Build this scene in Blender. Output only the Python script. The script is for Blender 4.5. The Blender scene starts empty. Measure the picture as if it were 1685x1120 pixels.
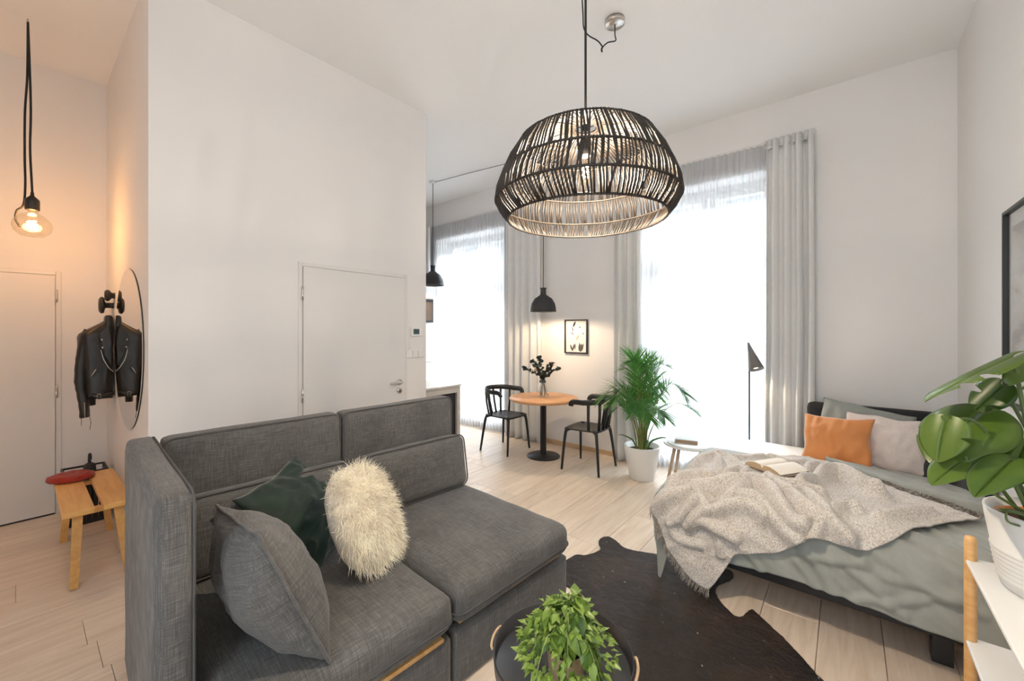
import bpy, bmesh, math, random
import numpy as np
from mathutils import Vector, Matrix, noise
random.seed(7)
C = bpy.context.scene.collection
PI = math.pi

# ------------------------------------------------------------------ camera, world, exposure
YAW = math.radians(39.44)
cam_d = bpy.data.cameras.new('camera')
cam = bpy.data.objects.new('camera', cam_d); C.objects.link(cam)
cam.location = (0, 0, 1.5); cam.rotation_euler = (PI/2, 0, YAW)
cam_d.sensor_width = 36; cam_d.lens = 668/1685*36; cam_d.shift_y = -17/1685
cam_d.clip_start = 0.02; cam_d.clip_end = 200
sc = bpy.context.scene; sc.camera = cam
vs = sc.view_settings
vs.view_transform = 'Standard'; vs.look = 'None'; vs.gamma = 1; vs.use_curve_mapping = False; vs.exposure = 1.46
sc.cycles.max_bounces = 10; sc.cycles.diffuse_bounces = 6; sc.cycles.transparent_max_bounces = 16
sc.cycles.sample_clamp_indirect = 6
w = bpy.data.worlds.new('overcast_sky'); sc.world = w; w.use_nodes = True
wb = w.node_tree.nodes['Background']; wb.inputs[0].default_value = (0.84, 0.93, 1.0, 1); wb.inputs[1].default_value = 1.2

def lamp(name, kind, loc, power, col, size=0.05, rot=None, spot=None, blend=.5):
    d = bpy.data.lights.new(name, kind); d.energy = power; d.color = col
    if kind in ('POINT', 'SPOT'): d.shadow_soft_size = size
    if kind == 'AREA': d.shape = 'RECTANGLE'; d.size = size[0]; d.size_y = size[1]
    if kind == 'SPOT': d.spot_size = spot; d.spot_blend = blend
    o = bpy.data.objects.new(name, d); C.objects.link(o); o.location = loc
    if rot: o.rotation_euler = rot
    return o
# area lamp added out of view above the street to strengthen the window daylight
lamp('added_sky_lamp', 'AREA', (-2.8, 8.2, 6.6), 5200, (.86, .93, 1.0), (9, 4.5), (math.radians(-58), 0, 0))

# ------------------------------------------------------------------ helpers
def link(name, me, mat=None, parent=None, smooth=False):
    o = bpy.data.objects.new(name, me); C.objects.link(o)
    if mat is not None and not me.materials: me.materials.append(mat)
    if smooth:
        me.polygons.foreach_set('use_smooth', [True]*len(me.polygons))
    if parent is not None: o.parent = parent
    return o
def mesh(name, vs_, fs, mat, parent=None, smooth=False):
    me = bpy.data.meshes.new(name); me.from_pydata([tuple(v) for v in vs_], [], fs); me.update()
    return link(name, me, mat, parent, smooth)
def bmo(name, bm, mat, parent=None, smooth=False):
    me = bpy.data.meshes.new(name); bm.to_mesh(me); bm.free()
    return link(name, me, mat, parent, smooth)
def tag(o, label=None, cat=None, group=None, kind=None):
    if label: o['label'] = label
    if cat: o['category'] = cat
    if group: o['group'] = group
    if kind: o['kind'] = kind
    return o
def thing(name, label, cat, loc=(0, 0, 0), rz=0, group=None):
    o = bpy.data.objects.new(name, None); C.objects.link(o)
    o.location = loc; o.rotation_euler = (0, 0, rz); o.empty_display_size = .1
    return tag(o, label, cat, group)
def struct(name, bm, mat, parent=None, smooth=False):
    o = bmo(name, bm, mat, parent, smooth)
    if parent is None: o['kind'] = 'structure'
    return o
def add_box(bm, x0, x1, y0, y1, z0, z1, bev=0, seg=2):
    r = bmesh.ops.create_cube(bm, size=1)
    vs_ = r['verts']
    for v in vs_:
        v.co = Vector(((x0+x1)/2+v.co.x*(x1-x0), (y0+y1)/2+v.co.y*(y1-y0), (z0+z1)/2+v.co.z*(z1-z0)))
    if bev:
        es = list({e for v in vs_ for e in v.link_edges})
        bmesh.ops.bevel(bm, geom=es, offset=bev, segments=seg, affect='EDGES', profile=.5)
    return bm
def box(x0, x1, y0, y1, z0, z1, bev=0, seg=2):
    return add_box(bmesh.new(), x0, x1, y0, y1, z0, z1, bev, seg)
def frames(path):
    path = [Vector(p) for p in path]; n = len(path); out = []
    t0 = (path[1]-path[0]).normalized()
    ref = Vector((0, 0, 1)) if abs(t0.z) < .9 else Vector((1, 0, 0))
    nn = (ref - t0*ref.dot(t0)).normalized()
    for i in range(n):
        t = (path[min(i+1, n-1)]-path[max(i-1, 0)]).normalized()
        nn = (nn - t*nn.dot(t)).normalized()
        out.append((path[i], t, nn, t.cross(nn)))
    return out
def add_tube(bm, path, rad, n=8, asp=1.0, cap=True):
    """a swept tube: rad is a number or one per point; asp squashes the section across the binormal"""
    fr = frames(path); rings = []
    for i, (p, t, a, b) in enumerate(fr):
        r = rad[i] if isinstance(rad, (list, tuple)) else rad
        off = PI/n if n == 4 else 0
        rings.append([bm.verts.new(p + a*(r*math.cos(2*PI*k/n+off)) + b*(r*asp*math.sin(2*PI*k/n+off))) for k in range(n)])
    for i in range(len(rings)-1):
        for k in range(n):
            bm.faces.new((rings[i][k], rings[i][(k+1) % n], rings[i+1][(k+1) % n], rings[i+1][k]))
    if cap and n > 2:
        bm.faces.new(rings[0][::-1]); bm.faces.new(rings[-1])
    return bm
def tube(path, rad, n=8, asp=1.0): return add_tube(bmesh.new(), path, rad, n, asp)
def add_lathe(bm, prof, n=32, cx=0, cy=0, cz=0):
    rings = []
    for r, z in prof:
        if r < 1e-5: rings.append([bm.verts.new((cx, cy, cz+z))])
        else: rings.append([bm.verts.new((cx+r*math.cos(2*PI*k/n), cy+r*math.sin(2*PI*k/n), cz+z)) for k in range(n)])
    for a, b in zip(rings, rings[1:]):
        for k in range(n):
            k2 = (k+1) % n
            if len(a) == 1 and len(b) == 1: continue
            if len(a) == 1: bm.faces.new((a[0], b[k2], b[k]))
            elif len(b) == 1: bm.faces.new((a[k], a[k2], b[0]))
            else: bm.faces.new((a[k], a[k2], b[k2], b[k]))
    bmesh.ops.recalc_face_normals(bm, faces=bm.faces)
    return bm
def lathe(prof, n=32, **k): return add_lathe(bmesh.new(), prof, n, **k)
def smoothpath(pts, k=6):
    """Catmull-Rom through points"""
    P = [Vector(p) for p in pts]; out = []
    for i in range(len(P)-1):
        p0, p1, p2, p3 = P[max(i-1, 0)], P[i], P[i+1], P[min(i+2, len(P)-1)]
        for j in range(k):
            t = j/k
            out.append(.5*((2*p1)+(p2-p0)*t+(2*p0-5*p1+4*p2-p3)*t*t+(3*p1-p0-3*p2+p3)*t**3))
    out.append(P[-1]); return out
def basis(c, right, up):
    """matrix with x=right, y=up (made square to it), z=normal"""
    x = Vector(right).normalized(); y = Vector(up); y = (y-x*y.dot(x)).normalized(); z = x.cross(y)
    m = Matrix((x, y, z)).transposed().to_4x4(); m.translation = Vector(c); return m
def sstep(a, b, x):
    t = max(0, min(1, (x-a)/(b-a))); return t*t*(3-2*t)
def nz(x, y, z=0): return noise.noise(Vector((x, y, z)))

# ------------------------------------------------------------------ materials
def newmat(name):
    m = bpy.data.materials.new(name); m.use_nodes = True
    return m, m.node_tree, m.node_tree.nodes['Principled BSDF']
def N(nt, t, **kw):
    n = nt.nodes.new(t)
    for k, v in kw.items(): setattr(n, k, v)
    return n
def coords(nt, scale, rot=(0, 0, 0), src='Object'):
    tc = N(nt, 'ShaderNodeTexCoord'); mp = N(nt, 'ShaderNodeMapping')
    mp.inputs['Scale'].default_value = scale; mp.inputs['Rotation'].default_value = rot
    nt.links.new(tc.outputs[src], mp.inputs['Vector']); return mp.outputs[0]
def ntex(nt, vec, scale=1, detail=3, rough=.5, dist=0):
    n = N(nt, 'ShaderNodeTexNoise'); n.inputs['Scale'].default_value = scale; n.inputs['Detail'].default_value = detail
    n.inputs['Roughness'].default_value = rough; n.inputs['Distortion'].default_value = dist
    if vec is not None: nt.links.new(vec, n.inputs['Vector'])
    return n.outputs['Fac']
def ramp(nt, fac, stops):
    r = N(nt, 'ShaderNodeValToRGB'); e = r.color_ramp.elements
    while len(e) < len(stops): e.new(.5)
    for el, (p, c) in zip(e, stops): el.position = p; el.color = (*c, 1)
    nt.links.new(fac, r.inputs[0]); return r.outputs[0]
def bump(nt, b, h, strength=.2, dist=.01):
    n = N(nt, 'ShaderNodeBump'); n.inputs['Strength'].default_value = strength; n.inputs['Distance'].default_value = dist
    nt.links.new(h, n.inputs['Height']); nt.links.new(n.outputs[0], b.inputs['Normal'])
def mixc(nt, fac, a, b, mode='MIX'):
    n = N(nt, 'ShaderNodeMix', data_type='RGBA', blend_type=mode)
    for s, v in ((0, fac), (6, a), (7, b)):
        if isinstance(v, (int, float)): n.inputs[s].default_value = v
        elif isinstance(v, tuple): n.inputs[s].default_value = (*v, 1)
        else: nt.links.new(v, n.inputs[s])
    return n.outputs[2]
def math_(nt, op, a, b):
    n = N(nt, 'ShaderNodeMath', operation=op)
    for i, v in enumerate((a, b)):
        if isinstance(v, (int, float)): n.inputs[i].default_value = v
        else: nt.links.new(v, n.inputs[i])
    return n.outputs[0]
def plain(name, col, rough=.5, metal=0, nscale=0, namt=.08, bscale=0, bstr=.1, spec=None, sheen=0, coat=0):
    m, nt, b = newmat(name)
    b.inputs['Roughness'].default_value = rough; b.inputs['Metallic'].default_value = metal
    b.inputs['Base Color'].default_value = (*col, 1)
    if spec is not None: b.inputs['Specular IOR Level'].default_value = spec
    if sheen: b.inputs['Sheen Weight'].default_value = sheen; b.inputs['Sheen Roughness'].default_value = .4
    if coat: b.inputs['Coat Weight'].default_value = coat; b.inputs['Coat Roughness'].default_value = .2
    if nscale:
        f = ntex(nt, coords(nt, (1, 1, 1)), nscale, 4)
        lo = tuple(max(0, c*(1-namt)) for c in col); hi = tuple(min(1, c*(1+namt)) for c in col)
        nt.links.new(ramp(nt, f, [(.3, lo), (.7, hi)]), b.inputs['Base Color'])
    if bscale: bump(nt, b, ntex(nt, coords(nt, (1, 1, 1)), bscale, 3), bstr, .004)
    return m
def woven(name, dark, mid, light, s=230, rough=.85, bs=.35, sheen=.15):
    """heathered weave: two sets of stretched threads"""
    m, nt, b = newmat(name)
    f1 = ntex(nt, coords(nt, (s, s*.035, s)), 1, 2, .6); f2 = ntex(nt, coords(nt, (s*.035, s, s*.035)), 1, 2, .6)
    f3 = ntex(nt, coords(nt, (4, 4, 4)), 1, 2)
    a = math_(nt, 'MULTIPLY', math_(nt, 'ADD', f1, f2), .5)
    c = ramp(nt, a, [(.34, dark), (.5, mid), (.66, light)])
    c = mixc(nt, .22, c, ramp(nt, f3, [(.3, dark), (.7, light)]))
    nt.links.new(c, b.inputs['Base Color']); b.inputs['Roughness'].default_value = rough
    b.inputs['Sheen Weight'].default_value = sheen; b.inputs['Specular IOR Level'].default_value = .2
    bump(nt, b, a, bs, .003); return m
def woodmat(name, lo, hi, stretch=(3, 40, 40), rough=.45, rnd=.0, bs=.05):
    m, nt, b = newmat(name)
    v = coords(nt, stretch)
    if rnd:
        oi = N(nt, 'ShaderNodeObjectInfo'); va = N(nt, 'ShaderNodeVectorMath', operation='ADD')
        sc_ = N(nt, 'ShaderNodeVectorMath', operation='SCALE'); sc_.inputs['Scale'].default_value = 60
        cb = N(nt, 'ShaderNodeCombineXYZ')
        for k in range(3): nt.links.new(oi.outputs['Random'], cb.inputs[k])
        nt.links.new(cb.outputs[0], sc_.inputs[0]); nt.links.new(v, va.inputs[0]); nt.links.new(sc_.outputs[0], va.inputs[1])
        v = va.outputs[0]
    f = ntex(nt, v, 1, 5, .6, .6)
    c = ramp(nt, f, [(.28, lo), (.62, hi)])
    if rnd:
        hs = N(nt, 'ShaderNodeHueSaturation')
        nt.links.new(c, hs.inputs['Color'])
        nt.links.new(math_(nt, 'ADD', math_(nt, 'MULTIPLY', oi.outputs['Random'], rnd), 1-rnd/2), hs.inputs['Value'])
        c = hs.outputs[0]
    nt.links.new(c, b.inputs['Base Color']); b.inputs['Roughness'].default_value = rough
    bump(nt, b, f, bs, .002); return m

M = {}
M['wall'] = plain('white_wall_paint', (.80, .78, .765), .8, nscale=1.3, namt=.015, bscale=90, bstr=.03)
M['ceil'] = plain('white_ceiling_paint', (.88, .875, .87), .85, nscale=1.0, namt=.012)
M['plank'] = woodmat('bleached_oak', (.63, .505, .395), (.775, .67, .56), (26, 2.2, 26), .30, .12, .05)
M['oak_trim'] = woodmat('oak_trim', (.52, .33, .17), (.64, .44, .26), (3, 40, 40), .4)
M['door'] = plain('door_paint', (.75, .73, .71), .45, nscale=.8, namt=.01)
M['steel'] = plain('brushed_steel', (.62, .60, .57), .3, 1.0)
M['white_plastic'] = plain('white_plastic', (.78, .77, .75), .35)
M['screen'] = plain('lcd_glass', (.02, .045, .045), .15)
M['black_plastic'] = plain('matt_black_plastic', (.012, .012, .013), .42, nscale=8, namt=.2)
M['black_metal'] = plain('black_powder_coat', (.012, .012, .014), .38)
M['black_cord'] = plain('black_textile_cord', (.01, .01, .01), .7)
M['sofa'] = woven('charcoal_weave', (.050, .049, .049), (.096, .094, .093), (.195, .19, .185), 430)
M['sofa_light'] = M['sofa']
M['piping'] = plain('grey_piping', (.075, .073, .072), .9)
M['velvet'] = plain('green_velvet', (.006, .022, .014), .75, sheen=.3, nscale=5, namt=.5)
M['shag'] = plain('cream_shag', (.88, .79, .66), .9, nscale=14, namt=.22, sheen=.2)
M['cream'] = plain('cream_backing', (.72, .66, .56), .85, nscale=30, namt=.06)
M['beech'] = woodmat('beech', (.58, .30, .10), (.72, .43, .18), (3, 34, 34), .42)
M['birch'] = woodmat('birch_bench', (.60, .30, .085), (.74, .43, .15), (2.5, 26, 26), .38)
M['oak_top'] = woodmat('oak_tabletop', (.50, .235, .095), (.60, .31, .14), (3, 30, 30), .4)
M['pale_leg'] = woodmat('pale_oak_leg', (.40, .29, .20), (.52, .39, .28), (30, 30, 3), .5)
M['cane'] = plain('dark_stained_cane', (.020, .014, .010), .55, nscale=18, namt=.5)
M['white_ceramic'] = plain('white_ceramic', (.76, .755, .74), .35, nscale=3, namt=.02)
M['soil'] = plain('potting_soil', (.10, .042, .018), .95, nscale=60, namt=.7, bscale=70, bstr=.9)
M['dark_soil'] = plain('dark_soil', (.03, .018, .01), .95, nscale=60, namt=.7, bscale=70, bstr=.9)
M['tan_pot'] = plain('tan_clay', (.47, .33, .20), .7, nscale=12, namt=.08)
M['white_board'] = plain('white_lacquer_board', (.78, .78, .77), .35)
M['sheet'] = plain('white_cotton', (.84, .82, .80), .85, bscale=240, bstr=.05)
M['headboard'] = plain('charcoal_felt', (.018, .018, .021), .85, nscale=150, namt=.3, sheen=.15)
M['orange'] = plain('rust_velvet', (.70, .27, .085), .75, nscale=3, namt=.1, sheen=.5)
M['pink'] = plain('pale_pink_linen', (.76, .665, .615), .85, nscale=90, namt=.05)
M['sagep'] = plain('sage_pillow_cotton', (.31, .335, .315), .85, nscale=90, namt=.05)
M['darkcloth'] = plain('dark_grey_cotton', (.05, .05, .052), .9)
M['paper'] = plain('book_paper', (.80, .74, .65), .8, nscale=6, namt=.02)
M['pageedge'] = plain('page_edges', (.50, .36, .22), .85, nscale=240, namt=.3)
M['bookcover'] = plain('grey_cover', (.50, .49, .48), .5)
M['kraft'] = plain('kraft_edges', (.36, .25, .17), .85)
M['red_felt'] = plain('red_wool_felt', (.30, .022, .010), .9, nscale=20, namt=.2, sheen=.2)
M['leather'] = plain('black_leather', (.012, .010, .009), .38, nscale=9, namt=.4, bscale=22, bstr=.35)
M['palm'] = plain('palm_green', (.035, .125, .022), .42, nscale=3, namt=.45)
M['palmstem'] = plain('palm_stem', (.20, .22, .05), .5, nscale=20, namt=.35)
M['stem'] = plain('green_stem', (.085, .13, .035), .45, nscale=10, namt=.2)
M['soft_stem'] = plain('pale_green_stem', (.26, .34, .10), .5)
M['euca'] = plain('eucalyptus_leaf', (.032, .050, .042), .6, nscale=14, namt=.4)
M['twig'] = plain('brown_twig', (.10, .045, .02), .7)
M['bloom'] = plain('orange_petal', (.75, .20, .06), .6, nscale=40, namt=.25)
M['frameblack'] = plain('black_frame', (.016, .015, .015), .4)
M['mount'] = plain('off_white_mount', (.76, .735, .715), .8)
M['inkgrey'] = plain('ink_wash', (.10, .085, .085), .8, nscale=30, namt=.4)
M['inkdark'] = plain('dark_ink', (.022, .016, .016), .8)
M['inktan'] = plain('tan_wash', (.55, .42, .33), .8)
M['facade'] = plain('rendered_facade', (.62, .60, .57), .8, nscale=.6, namt=.06)
M['facadewin'] = plain('facade_glass', (.42, .45, .48), .3)
M['winframe'] = plain('white_window_paint', (.80, .80, .79), .4)
M['counter_edge'] = plain('light_grey_laminate', (.52, .50, .48), .4)
M['counter_dark'] = plain('anthracite_cabinet', (.020, .018, .022), .35)
M['worktop'] = plain('pale_worktop', (.60, .60, .60), .12)
M['rubber'] = plain('charcoal_rubber', (.026, .026, .028), .6)
M['lampgrey'] = plain('grey_lacquered_metal', (.16, .15, .145), .35)
M['bronze'] = plain('bronze_glass', (.10, .062, .035), .12)
M['tray'] = plain('black_steel_tray', (.020, .020, .023), .3)

def leafmat(name, lo, hi, rough=.38, trans=.25):
    m, nt, b = newmat(name)
    oi = N(nt, 'ShaderNodeObjectInfo')
    f = ntex(nt, coords(nt, (18, 18, 18)), 1, 3)
    k = math_(nt, 'ADD', math_(nt, 'MULTIPLY', oi.outputs['Random'], .55), math_(nt, 'MULTIPLY', f, .45))
    c = ramp(nt, k, [(.2, lo), (.8, hi)]); nt.links.new(c, b.inputs['Base Color'])
    b.inputs['Roughness'].default_value = rough
    t = N(nt, 'ShaderNodeBsdfTranslucent'); nt.links.new(c, t.inputs[0])
    mx = N(nt, 'ShaderNodeMixShader'); mx.inputs[0].default_value = trans
    nt.links.new(b.outputs[0], mx.inputs[1]); nt.links.new(t.outputs[0], mx.inputs[2])
    nt.links.new(mx.outputs[0], nt.nodes['Material Output'].inputs[0]); return m
M['monstera'] = leafmat('monstera_leaf', (.04, .10, .012), (.14, .215, .035), .32, .3)
M['smallleaf'] = leafmat('bright_leaf', (.085, .17, .022), (.27, .40, .075), .38, .3)
M['palmleaf'] = leafmat('palm_leaflet', (.032, .14, .030), (.125, .34, .06), .35, .4)

def sheer():
    m, nt, b = newmat('white_voile')
    nt.nodes.remove(b); out = nt.nodes['Material Output']
    d = N(nt, 'ShaderNodeBsdfDiffuse'); d.inputs[0].default_value = (.86, .86, .87, 1)
    t = N(nt, 'ShaderNodeBsdfTranslucent'); t.inputs[0].default_value = (.50, .505, .52, 1)
    tr = N(nt, 'ShaderNodeBsdfTransparent'); tr.inputs[0].default_value = (.86, .87, .89, 1)
    f = ntex(nt, coords(nt, (70, 1, 1.2)), 1, 3)
    a = N(nt, 'ShaderNodeMixShader'); a.inputs[0].default_value = .5
    nt.links.new(d.outputs[0], a.inputs[1]); nt.links.new(t.outputs[0], a.inputs[2])
    b2 = N(nt, 'ShaderNodeMixShader'); lw = N(nt, 'ShaderNodeLayerWeight'); lw.inputs[0].default_value = .5
    k = math_(nt, 'ADD', math_(nt, 'MULTIPLY', f, .16), .32)          # open weave, denser where the fold turns edge-on
    nt.links.new(math_(nt, 'SUBTRACT', k, math_(nt, 'MULTIPLY', lw.outputs['Facing'], .5)), b2.inputs[0])
    nt.links.new(a.outputs[0], b2.inputs[1]); nt.links.new(tr.outputs[0], b2.inputs[2])
    nt.links.new(b2.outputs[0], out.inputs[0]); return m
M['sheer'] = sheer()
M['curtain'] = woven('grey_blackout_cloth', (.64, .64, .63), (.71, .705, .695), (.76, .755, .745), 420, .9, .05, .1)
def glassmat(name, col=(1, 1, 1), rough=0.0, ior=1.45):
    m, nt, b = newmat(name); nt.nodes.remove(b)
    g = N(nt, 'ShaderNodeBsdfGlass'); g.inputs['Color'].default_value = (*col, 1); g.inputs['IOR'].default_value = ior; g.inputs['Roughness'].default_value = rough
    nt.links.new(g.outputs[0], nt.nodes['Material Output'].inputs[0]); return m
def thinglass(name, col=(1, 1, 1), refl=.06):
    m, nt, b = newmat(name); nt.nodes.remove(b)
    t = N(nt, 'ShaderNodeBsdfTransparent'); t.inputs[0].default_value = (*col, 1)
    g = N(nt, 'ShaderNodeBsdfGlossy'); g.inputs['Roughness'].default_value = .02
    lw = N(nt, 'ShaderNodeLayerWeight'); lw.inputs[0].default_value = .35
    mx = N(nt, 'ShaderNodeMixShader')
    nt.links.new(math_(nt, 'ADD', math_(nt, 'MULTIPLY', lw.outputs['Facing'], .35), refl), mx.inputs[0])
    nt.links.new(t.outputs[0], mx.inputs[1]); nt.links.new(g.outputs[0], mx.inputs[2])
    nt.links.new(mx.outputs[0], nt.nodes['Material Output'].inputs[0]); return m
M['pane'] = thinglass('window_glass', (.97, .98, .98), .03)
M['vaseglass'] = thinglass('clear_vase_glass', (.96, .97, .96), .05)
M['bulbglass'] = thinglass('bulb_glass', (1, .96, .88), .05)
M['amber'] = thinglass('amber_glass', (.42, .27, .15), .06)
def mirrormat():
    m, nt, b = newmat('mirror_silver'); b.inputs['Metallic'].default_value = 1; b.inputs['Roughness'].default_value = .02
    b.inputs['Base Color'].default_value = (.80, .78, .75, 1); return m
M['mirror'] = mirrormat()
def glow(name, col, s):
    m, nt, b = newmat(name); b.inputs['Emission Color'].default_value = (*col, 1); b.inputs['Emission Strength'].default_value = s
    b.inputs['Base Color'].default_value = (*col, 1); return m
M['filament'] = glow('glowing_filament', (1, .72, .38), 60)
M['lamp_inside'] = glow('lit_lamp_inside', (1, .86, .66), 2.2)
def throwmat():
    m, nt, b = newmat('mohair_throw')
    f = ntex(nt, coords(nt, (150, 150, 150)), 1, 4, .7); g = ntex(nt, coords(nt, (9, 9, 9)), 1, 3)
    c = ramp(nt, f, [(.32, (.25, .19, .13)), (.47, (.60, .545, .49)), (.60, (.84, .815, .785))])
    c = mixc(nt, .25, c, ramp(nt, g, [(.35, (.42, .36, .29)), (.65, (.70, .66, .62))]))
    nt.links.new(c, b.inputs['Base Color']); b.inputs['Roughness'].default_value = .95
    b.inputs['Sheen Weight'].default_value = .3; b.inputs['Specular IOR Level'].default_value = .1
    bump(nt, b, f, .8, .006); return m
M['throw'] = throwmat()
M['fringe'] = plain('throw_fringe', (.36, .32, .28), .95, nscale=60, namt=.35)
def duvetmat():
    m, nt, b = newmat('sage_cotton')
    f = ntex(nt, coords(nt, (12, 3.5, 6), (0, 0, .5)), 1, 5, .6, .8)
    g = ntex(nt, coords(nt, (260, 260, 260)), 1, 2)
    nt.links.new(ramp(nt, f, [(.3, (.272, .286, .262)), (.7, (.325, .338, .312))]), b.inputs['Base Color'])
    b.inputs['Roughness'].default_value = .75; b.inputs['Sheen Weight'].default_value = .2
    bump(nt, b, f, .22, .02); return m
M['duvet'] = duvetmat()
def hidemat():
    m, nt, b = newmat('cowhide')
    f = ntex(nt, coords(nt, (2.6, 2.6, 2.6)), 1, 4, .6, .8); h = ntex(nt, coords(nt, (45, 190, 45), (0, 0, .6)), 1, 3, .6, 1.5); g = ntex(nt, coords(nt, (9, 16, 9), (0, 0, .6)), 1, 4, .6, 1.0)
    sp = ntex(nt, coords(nt, (38, 38, 38)), 1, 1)
    c = ramp(nt, f, [(.35, (.006, .004, .0035)), (.52, (.014, .008, .0055)), (.70, (.062, .031, .016))])
    c = mixc(nt, math_(nt, 'MULTIPLY', h, .5), c, (.045, .026, .017))
    c = mixc(nt, ramp(nt, sp, [(.765, (0, 0, 0)), (.785, (1, 1, 1))]), c, (.6, .52, .45))
    nt.links.new(c, b.inputs['Base Color'])
    b.inputs['Specular IOR Level'].default_value = .5; nt.links.new(math_(nt, 'ADD', math_(nt, 'MULTIPLY', g, .5), .20), b.inputs['Roughness'])
    a = math_(nt, 'ADD', math_(nt, 'MULTIPLY', h, .16), math_(nt, 'ADD', math_(nt, 'MULTIPLY', g, .5), f)); bump(nt, b, a, 1.0, .06); return m
M['hide'] = hidemat()
def artmat():
    m, nt, b = newmat('misty_mountain_print')
    f = ntex(nt, coords(nt, (1.0, 2.2, 3.4), (.5, 0, 0)), 1.2, 6, .62, 1.2)
    c = ramp(nt, f, [(.40, (.74, .70, .68)), (.52, (.60, .55, .54)), (.60, (.34, .29, .285)), (.72, (.55, .49, .475))])
    nt.links.new(c, b.inputs['Base Color']); b.inputs['Roughness'].default_value = .7; return m
M['art'] = artmat()

# ------------------------------------------------------------------ room shell
CZ = 3.63
XW, XR, YB, YP = -3.2, .65, 4.5, .49
W1 = (-5.35, -3.85); W2_ = (-1.80, -.50)     # window niches along the back wall
floor = struct('floor', box(-6.9, XR, -1.6, 5.0, -.12, -.02), M['oak_trim'])
# planks run towards the window wall; seams at the measured spacing
PW = .2447
pl_me = {}
i = 0
x = -.1058 - PW*28
while x < XR-.01:
    x0, x1 = x, min(x+PW, XR)
    y = -1.6 - random.uniform(.1, 1.2)
    first = abs(x-(-.1058-PW*11)) < .01
    if first: y = .2405-1.30*2
    while y < 4.5:
        L = 1.30
        a, b_ = max(y, -1.6), min(y+L, 4.98)
        if b_-a > .05 and not (x1 < XW-.3 and a > 5):
            key = (round(x1-x0, 3), round(b_-a, 3))
            if key not in pl_me:
                bm = box(-(x1-x0)/2+.0012, (x1-x0)/2-.0012, -(b_-a)/2+.0008, (b_-a)/2-.0008, -.022, 0, .0016, 1)
                me = bpy.data.meshes.new('plank'); bm.to_mesh(me); bm.free(); pl_me[key] = me
            o = link('plank', pl_me[key], M['plank'], floor); o.location = ((x0+x1)/2, (a+b_)/2, 0)
        y += L
    x += PW
struct('ceiling', box(-6.9, XR, -1.6, 5.0, CZ, CZ+.15), M['ceil'])
struct('wall_right', box(XR, XR+.15, -1.6, 4.9, 0, CZ), M['wall'])
bm = bmesh.new()
add_box(bm, -6.9, W1[0], YB, 4.95, 0, CZ); add_box(bm, W1[1], W2_[0], YB, 4.95, 0, CZ); add_box(bm, W2_[1], XR, YB, 4.95, 0, CZ)
for a, b_ in (W1, W2_):
    add_box(bm, a, b_, YB, 4.95, 3.02, CZ); add_box(bm, a, b_, 4.75, 4.95, 0, .14)
struct('wall_back', bm, M['wall'])
struct('trim_1', box(-3.36, -3.165, YB-.03, YB, 0, CZ, .004), M['wall'])      # shallow pier step beside the left window
struct('wall_left', box(XW-.14, XW, YP, 2.554, 0, CZ), M['wall'])
struct('wall_hall', box(-5.0, XW-.14, YP, YP+.12, 0, CZ), M['wall'])
struct('wall_kitchen', box(-6.75, XW-.14, 2.42, 2.554, 0, CZ), M['wall'])
struct('wall_end', box(-6.9, -6.75, 2.42, 4.5, 0, CZ), M['wall'])
struct('wall_entrance', box(-5.15, -5.0, -1.6, YP+.12, 0, CZ), M['wall'])
struct('wall_front_sky_block', box(-5.15, -1.0, -1.6, -1.45, 0, CZ), M['wall'])  # unseen wall behind the camera, lengthened to keep sky light off the hall
struct('baseboard_back', box(-3.16, -1.80, YB-.014, YB, 0, .055, .003), M['oak_trim'])
struct('baseboard_side', box(XR-.014, XR, -1.6, YB, 0, .055, .003), M['oak_trim'])
struct('baseboard_corner', box(-.5, XR-.014, YB-.014, YB, 0, .055, .003), M['oak_trim'])

# windows: casing, two casements, transom panes, all in the niches
def window(n, x0, x1):
    f = bmesh.new(); y0, y1 = 4.78, 4.84; z0, z1 = .14, 3.02; tz = 2.42
    for a in ((x0, x0+.07, z0, z1), (x1-.07, x1, z0, z1)): add_box(f, a[0], a[1], y0, y1, a[2], a[3], .006, 1)
    for a in ((z0, z0+.07), (z1-.07, z1), (tz-.05, tz+.05)): add_box(f, x0+.07, x1-.07, y0, y1, a[0], a[1], .006, 1)
    w_ = struct('window_%d' % n, f, M['winframe'])
    xm = (x0+x1)/2
    for a, b_ in ((x0+.07, xm-.01), (xm+.01, x1-.07)):
        for c, d in ((z0+.07, tz-.05), (tz+.05, z1-.07)):
            s = bmesh.new(); yy0, yy1 = y0-.03, y1-.02
            add_box(s, a, a+.06, yy0, yy1, c, d, .005, 1); add_box(s, b_-.06, b_, yy0, yy1, c, d, .005, 1)
            add_box(s, a+.06, b_-.06, yy0, yy1, c, c+.06, .005, 1); add_box(s, a+.06, b_-.06, yy0, yy1, d-.06, d, .005, 1)
            so = bmo('sash', s, M['winframe'], w_)
            bmo('pane', box(a+.06, b_-.06, y0+.002, y0+.006, c+.06, d-.06), M['pane'], so)
    bmo('handle', box(xm-.012, xm+.012, y0-.06, y0-.03, 1.35, 1.47, .005), M['steel'], w_)
    bmo('window_sill', box(x0, x1, YB+.02, 4.78, .125, .15, .006), M['winframe'], w_)
window(1, *W1); window(2, *W2_)

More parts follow.
